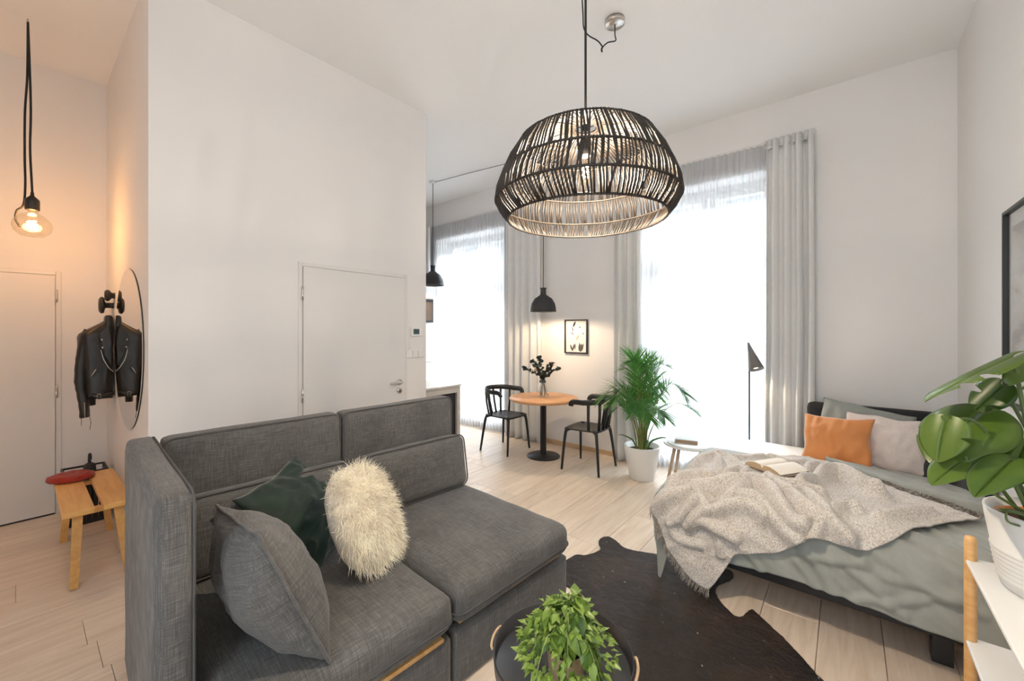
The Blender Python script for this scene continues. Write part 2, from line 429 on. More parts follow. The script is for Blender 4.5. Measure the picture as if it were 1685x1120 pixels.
# ------------------------------------------------------------------ facade across the street
fb = thing('street_building', 'pale rendered building with pedimented windows seen through the voile across the street', 'building', (0, 17, -6))
bmo('wall', box(-24, 14, 0, .6, 0, 16), M['facade'], fb)
for z in (5.4, 9.8, 14.2):
    bmo('cornice', box(-24, 14, -.35, 0, z, z+.35, .05, 1), M['facade'], fb)
for k in range(13):
    for z in (2.0, 6.4, 10.8):
        x = -22.5+k*2.8
        fr = bmesh.new(); add_box(fr, x-.75, x-.55, -.15, 0, z, z+2.2); add_box(fr, x+.55, x+.75, -.15, 0, z, z+2.2); add_box(fr, x-.9, x+.9, -.2, 0, z-.2, z)
        vs_ = [(x-1, -.25, z+2.2), (x+1, -.25, z+2.2), (x, -.25, z+2.8), (x-1, 0, z+2.2), (x+1, 0, z+2.2), (x, 0, z+2.8)]
        bv = [fr.verts.new(v) for v in vs_]
        for f in ((0, 1, 2), (0, 3, 4, 1), (1, 4, 5, 2), (2, 5, 3, 0)): fr.faces.new([bv[q] for q in f])
        wf = bmo('window', fr, M['facade'], fb); bmo('pane', box(x-.55, x+.55, -.05, .02, z, z+2.2), M['facadewin'], wf)

# ------------------------------------------------------------------ doors
def struct_door(n, xf, y0, y1, zt, hinge_y, with_handle):
    d = struct('door_%d' % n, box(xf+.004, xf+.016, y0, y1, .012, zt, .002, 1), M['door'])
    fr = bmesh.new(); fw = .034
    add_box(fr, xf, xf+.009, y0-fw, y0-.004, 0, zt+fw, .002, 1); add_box(fr, xf, xf+.009, y1+.004, y1+fw, 0, zt+fw, .002, 1)
    add_box(fr, xf, xf+.009, y0-.004, y1+.004, zt+.004, zt+fw, .002, 1)
    bmo('door_frame', fr, M['door'], d)
    for z in (1.73, .95):
        h = bmesh.new(); add_lathe(h, [(0, 0), (.0075, 0), (.0075, .048), (.0065, .05), (.0075, .052), (.0075, .10), (0, .10)], 10, xf+.02, hinge_y, z)
        bmo('hinge', h, M['steel'], d, True)
    if with_handle:
        hy = y1-.068
        r = lathe([(0, 0), (.026, 0), (.026, .008), (.010, .010), (.010, .045), (0, .045)], 20)
        bmesh.ops.rotate(r, verts=r.verts, cent=(0, 0, 0), matrix=Matrix.Rotation(PI/2, 3, 'Y')); bmesh.ops.translate(r, verts=r.verts, vec=(xf+.016, hy, 1.022))
        add_tube(r, smoothpath([(xf+.055, hy+.012, 1.022), (xf+.060, hy-.03, 1.022), (xf+.058, hy-.115, 1.020)], 4), .0095, 10)
        bmo('door_handle', r, M['steel'], d, True)
        r = lathe([(0, 0), (.026, 0), (.026, .008), (.012, .009), (.012, .0095), (0, .0095)], 20)
        bmesh.ops.rotate(r, verts=r.verts, cent=(0, 0, 0), matrix=Matrix.Rotation(PI/2, 3, 'Y')); bmesh.ops.translate(r, verts=r.verts, vec=(xf+.016, hy, .943))
        e = bmo('keyhole_rosette', r, M['steel'], d, True)
        bmo('keyhole', box(xf+.0255, xf+.0275, hy-.005, hy+.005, .928, .956, .001, 1), M['black_metal'], e)
    return d
struct_door(1, XW, 1.376, 2.300, 1.985, 1.368, True)
struct_door(2, -5.0, -.72, .190, 1.945, .197, False)
bmo('door_gap_shade', box(-5.0, -4.985, -.72, .19, 0, .011), M['black_metal'], bpy.data.objects['door_2'])  # black strip standing in for the shade in the gap under the door
# thermostat and switches on the partition
t = thing('thermostat', 'white wall thermostat with a dark display beside the white door', 'thermostat', (XW, 2.43, 1.485))
bmo('body', box(0, .024, -.064, .064, -.044, .044, .006), M['white_plastic'], t)
bmo('display', box(.0235, .0255, -.044, .026, -.024, .026, .001, 1), M['screen'], t)
bmo('button', box(.0235, .026, .038, .052, -.012, .014, .001, 1), M['white_plastic'], t)
t = thing('light_switch', 'triple white light switch under the thermostat', 'switch', (XW, 2.415, 1.275))
bmo('plate', box(0, .008, -.108, .108, -.04, .04, .003), M['white_plastic'], t)
for k in (-1, 0, 1): bmo('rocker', box(.0085, .013 if k < 1 else .02, k*.07-.031, k*.07+.031, -.033, .033, .002, 1), M['white_plastic'], t)

# ------------------------------------------------------------------ curtains
def cloth_strip(name, x0, x1, y, z0, z1, waves, amp, mat, parent=None, seed=0, nx=None, hem=0.0, flare=0.0, gather=.0, top_pinch=False):
    nx = nx or waves*14; nzv = 26; vs_ = []; fs = []
    ph = random.Random(seed)
    offs = [ph.uniform(-.35, .35) for _ in range(waves+3)]; am = [ph.uniform(.6, 1.25) for _ in range(waves+3)]
    for j in range(nzv+1):
        t = j/nzv; z = z1+(z0-z1)*t
        for i in range(nx+1):
            u = i/nx; q = u*waves; k = int(q)
            a = amp*(am[k]*(1-(q-k))+am[k+1]*(q-k))*(.75+.25*t+flare*t)
            pu = q+.35*(offs[k]*(1-(q-k))+offs[k+1]*(q-k))*t
            yy = y + a*math.sin(2*PI*pu)+.012*nz(u*6, t*2.5, seed)*t*2
            if top_pinch and t < .06: yy = y+(yy-y)*.6
            xc = (x0+x1)/2; wd = (x1-x0)*(1+flare*(t-.3)*.5) - gather*math.sin(PI*min(1, t*1.1))*(x1-x0)
            xx = xc+(u-.5)*wd+.018*nz(u*4, t*3, seed+5)*t + .25*a*math.cos(4*PI*pu)*.5
            vs_.append((xx, yy, z+hem*nz(u*5, 0, seed) * t))
    for j in range(nzv):
        for i in range(nx):
            a = j*(nx+1)+i; fs.append((a, a+1, a+nx+2, a+nx+1))
    return mesh(name, vs_, fs, mat, parent, True)
CY = 4.40
def curtain(label, x0, x1, waves, seed, z1=3.245, amp=.042, group=None, **k):
    o = cloth_strip('curtain', x0, x1, CY, .006, z1, waves, amp, M['curtain'], None, seed, **k)
    tag(o, label, 'curtain')
    md = o.modifiers.new('thick', 'SOLIDIFY'); md.thickness = .003
    hb = cloth_strip('pleat_heading', x0-.004, x1+.004, CY-.002, z1-.075, z1+.012, waves*2, amp*.55, M['curtain'], o, seed+1)
    return o
curtain('grey pleated curtain hanging between the floor lamp and the corner by the bed', -.575, -.215, 4, 3, flare=.12)
curtain('grey curtain behind the palm', -2.085, -1.765, 3, 8)
curtain('grey curtain behind the round dining table', -3.735, -3.13, 5, 12)
curtain('grey curtain at the kitchen end, a narrow strip above the counter', -5.66, -5.40, 3, 15)
def sheer_c(label, x0, x1, waves, seed):
    o = cloth_strip('sheer_curtain', x0, x1, CY+.072, .012, 3.25, waves, .014, M['sheer'], None, seed, nx=waves*8)
    return tag(o, label, 'sheer curtain')
sheer_c('white voile curtain beside the palm and the floor lamp', -1.90, -.40, 26, 21)
sheer_c('white voile curtain behind the kitchen counter', -5.45, -3.60, 30, 22)
t = thing('curtain_wire', 'thin steel curtain wire stretched along the window wall', 'curtain wire', (0, 0, 0))
bmo('wire', tube([(-6.7, CY+.072, 3.262), (-.2, CY+.072, 3.262)], .003, 6), M['steel'], t)
for x in (-6.6, -2.6, -.24): bmo('bracket', box(x-.012, x+.012, CY+.06, YB, 3.25, 3.275, .002, 1), M['steel'], t)


# ------------------------------------------------------------------ soft shapes
def softbox(bm, x0, x1, y0, y1, z0, z1, r, puff=(0, 0, 0), n=14, wr=0, seed=0):
    tmp = bmesh.new(); bmesh.ops.create_cube(tmp, size=2)
    bmesh.ops.subdivide_edges(tmp, edges=tmp.edges[:], cuts=n, use_grid_fill=True)
    c = Vector(((x0+x1)/2, (y0+y1)/2, (z0+z1)/2)); h = Vector(((x1-x0)/2, (y1-y0)/2, (z1-z0)/2))
    idx = {}
    for v in tmp.verts:
        u = Vector([max(-1, min(1, 1.5*t-.5*t**3)) for t in v.co])
        p = Vector((u.x*h.x, u.y*h.y, u.z*h.z))
        rr = min(r, h.x, h.y, h.z)
        q = Vector([max(-(h[k]-rr), min(h[k]-rr, p[k])) for k in range(3)])
        d = p-q
        if d.length > 1e-6: p = q+d.normalized()*rr
        px, py, pz = (1-u.x**2), (1-u.y**2), (1-u.z**2)
        p += Vector((puff[0]*u.x*py*pz, puff[1]*u.y*px*pz, puff[2]*u.z*px*py))
        if wr: p += Vector((noise.noise(p*5+Vector((seed, 0, 0))), noise.noise(p*5+Vector((0, seed, 3))), noise.noise(p*5+Vector((2, 1, seed)))))*wr
        idx[v] = bm.verts.new(p+c)
    for f in tmp.faces: bm.faces.new([idx[v] for v in f.verts])
    tmp.free(); return bm
def loop_xy(x0, x1, y0, y1, z, r, k=5):
    pts = []
    for cx, cy, a0 in ((x1-r, y0+r, -90), (x1-r, y1-r, 0), (x0+r, y1-r, 90), (x0+r, y0+r, 180)):
        for i in range(k+1):
            a = math.radians(a0+90*i/k); pts.append((cx+r*math.cos(a), cy+r*math.sin(a), z))
    pts.append(pts[0]); return pts
def perm(pts, mode):   # turn an xy loop into another plane: 'x' = loop in yz at x=z
    return [((p[2], p[0], p[1]) if mode == 'x' else (p[0], p[2], p[1])) for p in pts]
def pillow_mesh(w_, h_, t_, seed=0, pinch=.07, wr=.012, n=30, pw=.55, sag=0.0, wrs=3.2, rnd_=0.0):
    vs_ = []; fs = []; id_ = {}
    def P(i, j, s):
        u = -1+2*i/n; v = -1+2*j/n
        x = w_/2*u*(1-pinch*(1-v*v)); y = h_/2*v*(1-pinch*(1-u*u))
        kk = 1-rnd_*(u*u*v*v); x *= kk; y *= kk
        e = max(0, (1-u*u))*max(0, (1-v*v))
        z = s*t_/2*e**pw
        if e > 0:
            fld = 1-abs(noise.noise(Vector((x*wrs*2.2/max(w_, .3)+seed, y*wrs/max(h_, .3), s+seed))))*2
            z += wr*(fld-.4)*min(1, e*3)**.5*s
            z += wr*.8*noise.noise(Vector((x*14, y*14, seed*3.1+s)))*min(1, e*4)
        x += .010*noise.noise(Vector((v*2, seed, 1))); y += .012*noise.noise(Vector((u*2, seed, 5)))
        y -= sag*(1-u*u)*(1+v)/2
        return (x, y, z)
    for s in (1, -1):
        for j in range(n+1):
            for i in range(n+1):
                b = i in (0, n) or j in (0, n)
                if s == -1 and b: id_[(s, i, j)] = id_[(1, i, j)]; continue
                id_[(s, i, j)] = len(vs_); vs_.append(P(i, j, s))
        for j in range(n):
            for i in range(n):
                q = [id_[(s, i, j)], id_[(s, i+1, j)], id_[(s, i+1, j+1)], id_[(s, i, j+1)]]
                fs.append(q if s == 1 else q[::-1])
    rim = [id_[(1, i, 0)] for i in range(n)]+[id_[(1, n, j)] for j in range(n)]+[id_[(1, i, n)] for i in range(n, 0, -1)]+[id_[(1, 0, j)] for j in range(n, 0, -1)]
    return vs_, fs, [vs_[k] for k in rim]
def pillow(name, label, cat, c, right, up, w_, h_, t_, mat, pipe=None, group=None, pr=.0035, **k):
    vs_, fs, rim = pillow_mesh(w_, h_, t_, **k)
    o = mesh(name, vs_, fs, mat, None, True); o.matrix_world = basis(c, right, up); tag(o, label, cat, group)
    if pipe is not None: bmo('piping', tube(rim+[rim[0]], pr, 6), pipe, o, True)
    return o

# ------------------------------------------------------------------ sofa
SR = math.radians(-3.5); SO = Vector((-1.75, 1.2, 0))
def S(x, y, z):
    """sofa frame -> room"""
    return Vector((SO.x+x*math.cos(SR)-y*math.sin(SR), SO.y+x*math.sin(SR)+y*math.cos(SR), z))
def SV(x, y, z): return S(x, y, z)-SO
sofa = thing('sofa', 'charcoal grey modular sofa with a high side panel, standing in front of the white partition', 'sofa', SO, SR)
for k, (y0, y1) in enumerate(((-.835, -.032), (-.026, .79))):
    fx = .505 if k == 0 else .50
    bmo('base', softbox(bmesh.new(), -.52, fx, y0+.006, y1-.006, .012, .245, .018, n=8), M['sofa'], sofa, True)
    sl = bmesh.new()
    add_box(sl, fx-.022-.03*k, fx+.006-.03*k, y0+.05, y1-.05, .2455, .2615, .003, 1)
    bmo('wooden_slat', sl, M['beech'], sofa)
    c = bmo('seat_cushion', softbox(bmesh.new(), -.50, fx+.022, y0, y1, .262, .425, .055, (0, .004, .016), n=18, wr=.006, seed=k*3), M['sofa_light'], sofa, True)
    bmo('piping', tube(loop_xy(-.50, fx+.024, y0-.001, y1+.001, .318, .055), .0045, 6), M['piping'], c, True)
    b = bmo('backrest', softbox(bmesh.new(), -.645, -.52, y0+.002, y1-.002, .03, 1.015, .032, (.006, 0, .004), n=14, wr=.004, seed=k+9), M['sofa'], sofa, True)
    bmo('piping', tube(perm(loop_xy(y0+.004, y1-.004, .05, 1.013, -.532, .05), 'x'), .0045, 6), M['piping'], b, True)
a = bmo('side_panel', softbox(bmesh.new(), -.66, .315, -.945, -.842, .02, 1.02, .030, (.004, .004, .004), n=14, wr=.004, seed=31), M['sofa_light'], sofa, True)
bmo('piping', tube(perm(loop_xy(-.655, .313, .03, 1.018, -.852, .05), 'y'), .0045, 6), M['piping'], a, True)
for x, y in ((.42, -.78), (.42, -.09), (.42, .72), (-.45, -.78), (-.45, .72), (-.45, -.09)):
    bmo('foot', box(x-.03, x+.03, y-.03, y+.03, 0, .02, .004, 1), M['black_plastic'], sofa)
def bolster(label, y0, y1, seed):
    L = (y1-y0)-.02
    o = bmo('bolster_cushion', softbox(bmesh.new(), -L/2, L/2, -.17, .17, -.075, .075, .052, (.0, .006, .020), n=14, wr=.006, seed=seed), M['sofa'], None, True)
    o.matrix_world = basis(S(-.40, (y0+y1)/2, .60), SV(0, 1, 0), SV(-.16, 0, 1))
    bmo('piping', tube(loop_xy(-L/2+.002, L/2-.002, -.168, .168, .055, .05), .0045, 6), M['piping'], o, True)
    return tag(o, label, 'cushion')
bolster('long grey back cushion alone on the right sofa seat', .0, .775, 3)
bolster('long grey back cushion behind the green velvet pillow', -.80, -.03, 5)
# loose pillows
pillow('square_cushion', 'large plump grey woven cushion with a raised seam, leaning on the sofa side panel', 'cushion',
       S(.205, -.625, .625), (-.97, .06, -.12), (-.18, -.36, .9), .53, .50, .26, M['sofa_light'], M['sofa_light'], seed=4, pinch=.05, wr=.012, pw=.5, pr=.006)
pillow('velvet_pillow', 'dark green velvet pillow standing on one corner between the grey cushions', 'pillow',
       (-2.055, .89, .615), (.228, .213, -.328), (-.29, .357, .04), .50, .50, .20, M['velvet'], None, seed=2.3, pinch=.10, wr=.017, pw=.6, n=40, wrs=5)
def shag_pillow():
    vs_, fs, rim = pillow_mesh(.34, .47, .19, seed=8, rnd_=.26, pinch=-.02, wr=.008, n=26, pw=.5)
    o = mesh('shaggy_pillow', vs_, fs, M['cream'], None, True)
    e1 = Vector((-1.85, 1.00, .835))-Vector((-1.602, 1.013, .441)); e1.normalize()
    Rv = Vector((math.cos(YAW), math.sin(YAW), 0)); Fv = Vector((-math.sin(YAW), math.cos(YAW), 0))
    e2 = Rv*.36+Fv*.93; e2 = (e2-e1*e2.dot(e1)).normalized()
    o.matrix_world = basis((-1.715, 1.01, .645), e2, e1)
    tag(o, 'cream long-haired sheepskin pillow beside the green velvet pillow', 'pillow')
    rnd = random.Random(4); V = []; F = []; n = 26; m1 = (n+1)**2
    for _ in range(5200):
        u = rnd.uniform(.0, n-.001); v = rnd.uniform(.0, n-.001); i, j = int(u), int(v)
        p = Vector(vs_[j*(n+1)+i]).lerp(Vector(vs_[j*(n+1)+i+1]), u-i).lerp(Vector(vs_[(j+1)*(n+1)+i]).lerp(Vector(vs_[(j+1)*(n+1)+i+1]), u-i), v-j)
        nrm = Vector((p.x*2.2, p.y*2.2, .16)).normalized()
        d = (nrm*.7+Vector((rnd.uniform(-.9, .9), rnd.uniform(-1.2, .5), rnd.uniform(-.2, .6)))).normalized()
        L = rnd.uniform(.026, .058); wd = rnd.uniform(.0008, .0017)
        side = d.cross(Vector((rnd.uniform(-1, 1), rnd.uniform(-1, 1), rnd.uniform(-1, 1)))).normalized()
        curl = side.cross(d).normalized()*rnd.uniform(-.5, .5)+Vector((0, -.35, 0))
        b = len(V); q = p.copy(); dd = d.copy()
        for s in range(4):
            ww = wd*(1-s/3.6); V += [q-side*ww, q+side*ww]
            dd = (dd+curl*.45).normalized(); q = q+dd*L/3
        for s in range(3): F.append((b+2*s, b+2*s+1, b+2*s+3, b+2*s+2))
    h = mesh('long_pile', V, F, M['shag'], o, True); h['kind'] = 'stuff'
    return o
shag_pillow()

# ------------------------------------------------------------------ cowhide rug
def hide():
    pts = [(-1.36, 2.03), (-1.40, 2.20), (-1.392, 2.343), (-1.333, 2.40), (-1.292, 2.511), (-1.345, 2.60), (-1.358, 2.666), (-1.325, 2.715), (-1.251, 2.688), (-1.20, 2.655), (-1.139, 2.647),
           (-1.067, 2.668), (-.946, 2.719), (-.857, 2.736), (-.763, 2.699), (-.700, 2.66), (-.66, 2.74), (-.622, 2.79), (-.562, 2.814), (-.535, 2.78), (-.533, 2.719),
           (-.574, 2.617), (-.581, 2.561), (-.553, 2.481), (-.479, 2.402), (-.441, 2.38), (-.412, 2.415), (-.396, 2.482), (-.371, 2.485), (-.277, 2.399), (-.205, 2.331),
           (-.107, 2.213), (-.06, 2.16), (.02, 2.02), (-.03, 1.88), (-.10, 1.70), (-.06, 1.5), (.04, 1.33), (-.02, 1.16), (-.2, 1.12), (-.35, 1.0), (-.48, .82), (-.66, .80),
           (-.82, .86), (-1.02, .84), (-1.13, .95), (-1.15, 1.2), (-1.14, 1.5), (-1.12, 1.8), (-1.13, 2.02)]
    sp = smoothpath([(x, y, 0) for x, y in pts]+[(pts[0][0], pts[0][1], 0)], 5)[:-1]
    bm = bmesh.new(); vb = []; vt = []
    for k, p in enumerate(sp):
        r = random.uniform(-.003, .003); q = Vector((p.x+r, p.y+random.uniform(-.003, .003), 0))
        vt.append(bm.verts.new(q+Vector((0, 0, .0075))))
    f = bm.faces.new(vt); r = bmesh.ops.triangulate(bm, faces=[f])
    g = bmesh.ops.extrude_face_region(bm, geom=bm.faces[:])
    for v in g['geom']:
        if isinstance(v, bmesh.types.BMVert): v.co.z = .0015
    bmesh.ops.recalc_face_normals(bm, faces=bm.faces[:])
    o = bmo('cowhide_rug', bm, M['hide'])
    tag(o, 'dark brown cowhide rug on the floor between the sofa and the bed', 'rug')
    V = []; F = []; rnd = random.Random(3); n = len(sp)     # short hair along the cut edge
    for k in range(n):
        a, b = sp[k], sp[(k+1) % n]; t = (b-a); nn = Vector((-t.y, t.x, 0)).normalized()
        for _ in range(max(2, int(t.length/.004))):
            p = a.lerp(b, rnd.random())+Vector((0, 0, .006)); q = p+nn*rnd.uniform(.003, .012)+t.normalized()*rnd.uniform(-.006, .006)-Vector((0, 0, .004)); s = t.normalized()*.0011
            c = len(V); V += [p-s, p+s, q]; F.append((c, c+1, c+2))
    h = mesh('edge_hair', V, F, M['hide'], o); h['kind'] = 'stuff'
hide()

# ------------------------------------------------------------------ tray table with its plant
TT = Vector((-.707, 1.115, 0))
t = thing('tray_table', 'round black steel tray table in front of the sofa holding the leafy plant', 'side table', TT)
tr = bmo('tray', lathe([(0, .415), (.214, .415), (.219, .418), (.2225, .470), (.2225, .474), (.2205, .474), (.216, .424), (.212, .421), (0, .421)], 64), M['tray'], t, True)
for a in (22, 202):
    a = math.radians(a); u = Vector((math.cos(a), math.sin(a), 0)); s = Vector((-u.y, u.x, 0))
    bmo('tray_handle', tube(smoothpath([u*.220-s*.05+Vector((0, 0, .455)), u*.228-s*.042+Vector((0, 0, .464)), u*.234+Vector((0, 0, .466)), u*.228+s*.042+Vector((0, 0, .464)), u*.220+s*.05+Vector((0, 0, .455))], 4), .0045, 8), M['tan_pot'], tr, True)
for k in range(3):
    a = math.radians(90+120*k); u = Vector((math.cos(a), math.sin(a), 0))
    bmo('leg', tube([u*.20+Vector((0, 0, .415)), u*.205+Vector((0, 0, .009))], .009, 8), M['tray'], t, True)
bmo('base_ring', tube([(.205*math.cos(2*PI*k/40), .205*math.sin(2*PI*k/40), .017) for k in range(41)], .009, 8), M['tray'], t, True)

def leaf_me(name, L, W, fold=.25, droop=.3, n=5, mat=None):
    """a small pointed leaf along +y, 2(n) quads"""
    V = []; F = []
    for i in range(n+1):
        s = i/n; y = L*s; w_ = W/2*math.sin(PI*min(1, s**.75))**.9 if 0 < s < 1 else 0
        z = -droop*L*s*s
        V += [(-w_, y, z+fold*w_), (0, y, z), (w_, y, z+fold*w_)]
    for i in range(n):
        a = 3*i; F += [(a, a+1, a+4, a+3), (a+1, a+2, a+5, a+4)]
    me = bpy.data.meshes.new(name); me.from_pydata(V, [], F); me.update(); me.materials.append(mat)
    me.polygons.foreach_set('use_smooth', [True]*len(F)); return me
def place_leaf(me, parent, p, d, nrm, s=1.0, name='leaf'):
    o = bpy.data.objects.new(name, me); C.objects.link(o); o.parent = parent
    y = Vector(d).normalized(); z = Vector(nrm); z = z-y*z.dot(y)
    if z.length < 1e-3: z = Vector((1, 0, 0))-y*y.x
    z.normalize(); x = y.cross(z)
    m = Matrix((x, y, z)).transposed().to_4x4(); m.translation = Vector(p)
    o.matrix_local = m @ Matrix.Scale(s, 4); return o
def tray_plant():
    base = TT+Vector((.045, -.05, .421))
    t = thing('potted_plant', 'small bushy bright green plant in a tan pot on the black tray', 'plant', base)
    bmo('pot', lathe([(0, 0), (.045, 0), (.049, .004), (.060, .108), (.060, .112), (.0555, .112), (.052, .09), (0, .09)], 36), M['tan_pot'], t, True)
    bmo('soil', lathe([(0, .096), (.03, .097), (.0525, .093)], 24), M['dark_soil'], t, True)
    rnd = random.Random(12); lm = [leaf_me('leaf', .040, .024, .25, .35, 5, M['smallleaf']), leaf_me('leaf', .034, .019, .3, .2, 5, M['smallleaf']), leaf_me('leaf', .046, .026, .2, .55, 5, M['smallleaf'])]
    cnt = 0
    for k in range(26):
        a = k*2.4+rnd.uniform(-.3, .3); reach = rnd.uniform(.06, .165) if k % 3 else rnd.uniform(.02, .07); top = rnd.uniform(.16, .20) if reach > .09 else rnd.uniform(.20, .26)
        u = Vector((math.cos(a), math.sin(a), 0)); r0 = u*.02
        path = smoothpath([r0+Vector((0, 0, .094)), r0+u*reach*.25+Vector((0, 0, .094+(top-.09)*.75)), u*reach*.65+Vector((0, 0, top)), u*reach+Vector((0, 0, top-.25*reach-(.05 if reach > .09 else 0)))], 5)
        st = bmo('stem', tube(path, [.0022-.0012*i/len(path) for i in range(len(path))], 5), M['soft_stem'], t, True)
        for i in range(5, len(path)):
            for q in range(2 if i < len(path)-1 else 1):
                if cnt >= 298: break
                tg = (path[min(i+1, len(path)-1)]-path[i-1]).normalized()
                sd = Vector((-u.y, u.x, 0))*(1 if q else -1)
                d = (tg*.5+sd*rnd.uniform(.5, 1)+Vector((rnd.uniform(-.3, .3), rnd.uniform(-.3, .3), rnd.uniform(-.75, .1)))) if i < len(path)-1 else tg
                place_leaf(rnd.choice(lm), st, path[i]+sd*.004, d, Vector((rnd.uniform(-.4, .4), rnd.uniform(-.4, .4), 1)), rnd.uniform(.8, 1.3)); cnt += 1
    V = []; F = []                                   # the smaller leaves that fill the crown
    for k in range(420):
        a = rnd.uniform(0, 2*PI); r = .145*rnd.random()**.6; z = .245-.9*r*r/.145+rnd.uniform(-.06, .01)-(.03 if r > .1 else 0)
        d = Vector((math.cos(a)*rnd.uniform(.2, 1), math.sin(a)*rnd.uniform(.2, 1), rnd.uniform(-.8, .3))); d.normalize(); s_ = d.cross(Vector((rnd.uniform(-.4, .4), rnd.uniform(-.4, .4), 1))).normalized(); up = s_.cross(d)
        p = Vector((r*math.cos(a), r*math.sin(a), max(z, .12))); L = rnd.uniform(.022, .036); w2 = L*.30; b = len(V)
        V += [p, p+d*L*.4+s_*w2+up*.003, p+d*L*.45, p+d*L*.4-s_*w2+up*.003, p+d*L-up*L*.2]; F += [(b, b+1, b+2), (b, b+2, b+3), (b+1, b+4, b+2), (b+2, b+4, b+3)]
    fo = mesh('small_leaves', V, F, M['smallleaf'], t, False); fo['kind'] = 'stuff'
tray_plant()

# ------------------------------------------------------------------ bed
XL, YN, YF, BT = -.86, 2.60, 4.30, .50
bed = thing('bed', 'black upholstered corner bed under the sage duvet, against the window wall and right wall', 'bed', (0, 0, 0))
bmo('side_rail', box(XL+.02, .60, YN+.03, YN+.06, .115, .235, .006), M['black_metal'], bed)
bmo('side_rail', box(XL+.02, .60, YF-.06, YF-.03, .115, .235, .006), M['black_metal'], bed)
bmo('end_rail', box(XL+.02, XL+.05, YN+.06, YF-.06, .115, .235, .006), M['black_metal'], bed)
for k in range(9):
    bmo('slat', box(XL+.05+.16*k, XL+.12+.16*k, YN+.06, YF-.06, .19, .208, .002, 1), M['beech'], bed)
for x in (-.70, .335):
    for y in (YN+.03, YF-.10): bmo('leg', box(x-.035, x+.035, y, y+.07, 0, .118, .004), M['black_metal'], bed)
bmo('headboard', softbox(bmesh.new(), -.262, .55, 4.31, 4.42, .10, .885, .045, n=12), M['headboard'], bed, True)
hb = bmo('side_headboard', softbox(bmesh.new(), .535, .64, 3.40, 4.42, .10, .85, .05, n=12), M['headboard'], bed, True)
bmo('seam', tube(perm(loop_xy(3.41, 4.40, .12, .842, .556, .05), 'x'), .003, 6), M['headboard'], hb, True)
m_ = bmo('mattress', softbox(bmesh.new(), XL, .53, YN+.01, YF, .236, BT, .07, (0, 0, .006), n=16), M['sheet'], None, True)
tag(m_, 'white sheeted mattress, bare along its window side', 'mattress')

def drape(x, y, off, xe, ye, zt, r=.06, flare=.03):
    """lay a point of a flat cloth over the bed: beyond x<xe or y<ye it turns over a round edge and hangs"""
    s = max(0, ye-y); t = max(0, xe-x); L = math.hypot(s, t)
    if L < 1e-6: return Vector((x, y, zt+off))
    d = Vector((-t/L, -s/L, 0)); q = r*PI/2
    bx, by = max(x, xe), max(y, ye)
    if L < q:
        a = L/r; out = r*math.sin(a); dn = r*(1-math.cos(a)); nrm = d*math.sin(a)+Vector((0, 0, math.cos(a)))
    else:
        out = r+(L-q)*flare; dn = r+(L-q); nrm = d
    return Vector((bx, by, zt-dn))+d*out+nrm*off
EX, EY, DT = -.80, 2.63, .528
DRIDG = [[(.08, 2.52), (.19, 2.46), (.34, 2.40)], [(.14, 2.58), (.30, 2.52), (.42, 2.49)], [(.22, 2.64), (.36, 2.58), (.46, 2.53)], [(.30, 2.75), (.46, 2.58)], [(.38, 2.86), (.52, 2.70)],
         [(-.20, 2.46), (-.13, 2.40), (-.08, 2.32), (-.03, 2.24)], [(.02, 2.40), (.08, 2.37), (.14, 2.31)], [(.13, 2.42), (.30, 2.42), (.42, 2.38)], [(-.24, 2.41), (-.08, 2.42), (.06, 2.45)],
         [(-.20, 2.37), (-.13, 2.31), (-.10, 2.26)], [(.16, 2.31), (.30, 2.40), (.38, 2.41)], [(-.42, 2.36), (-.36, 2.28), (-.32, 2.21)], [(-.78, 2.42), (-.84, 2.30)], [(.02, 2.26), (.10, 2.30), (.2, 2.28)]]
def polyd(x, y, pts):
    """distance of grid points to a polyline (arrays)"""
    best = np.full(x.shape, 9.0)
    for (ax, ay), (bx, by) in zip(pts, pts[1:]):
        dx, dy = bx-ax, by-ay
        t = np.clip(((x-ax)*dx+(y-ay)*dy)/(dx*dx+dy*dy+1e-9), 0, 1)
        best = np.minimum(best, np.hypot(x-ax-t*dx, y-ay-t*dy))
    return best
def cat(pts, k=5): return [(p.x, p.y) for p in smoothpath([(a, b, 0) for a, b in pts], k)]
def duvet_off(x, y):
    o = .020+.012*nz(x*2.2, y*2.2, 4)
    q = nz(x*2.0+y*3.4, (y-x*.6)*.7, 9); o += .008*(1-abs(q)*2.4)*sstep(3.05, 2.5, y)
    q = nz(x*5.5+y*2.5, y*1.6-x, 2); o += .004*(1-abs(q)*2)
    q = nz(x*11+y*16, y*3-x*5, 5); o += .003*(1-abs(q)*2)*sstep(3.2, 2.6, y)
    return max(o, .004)
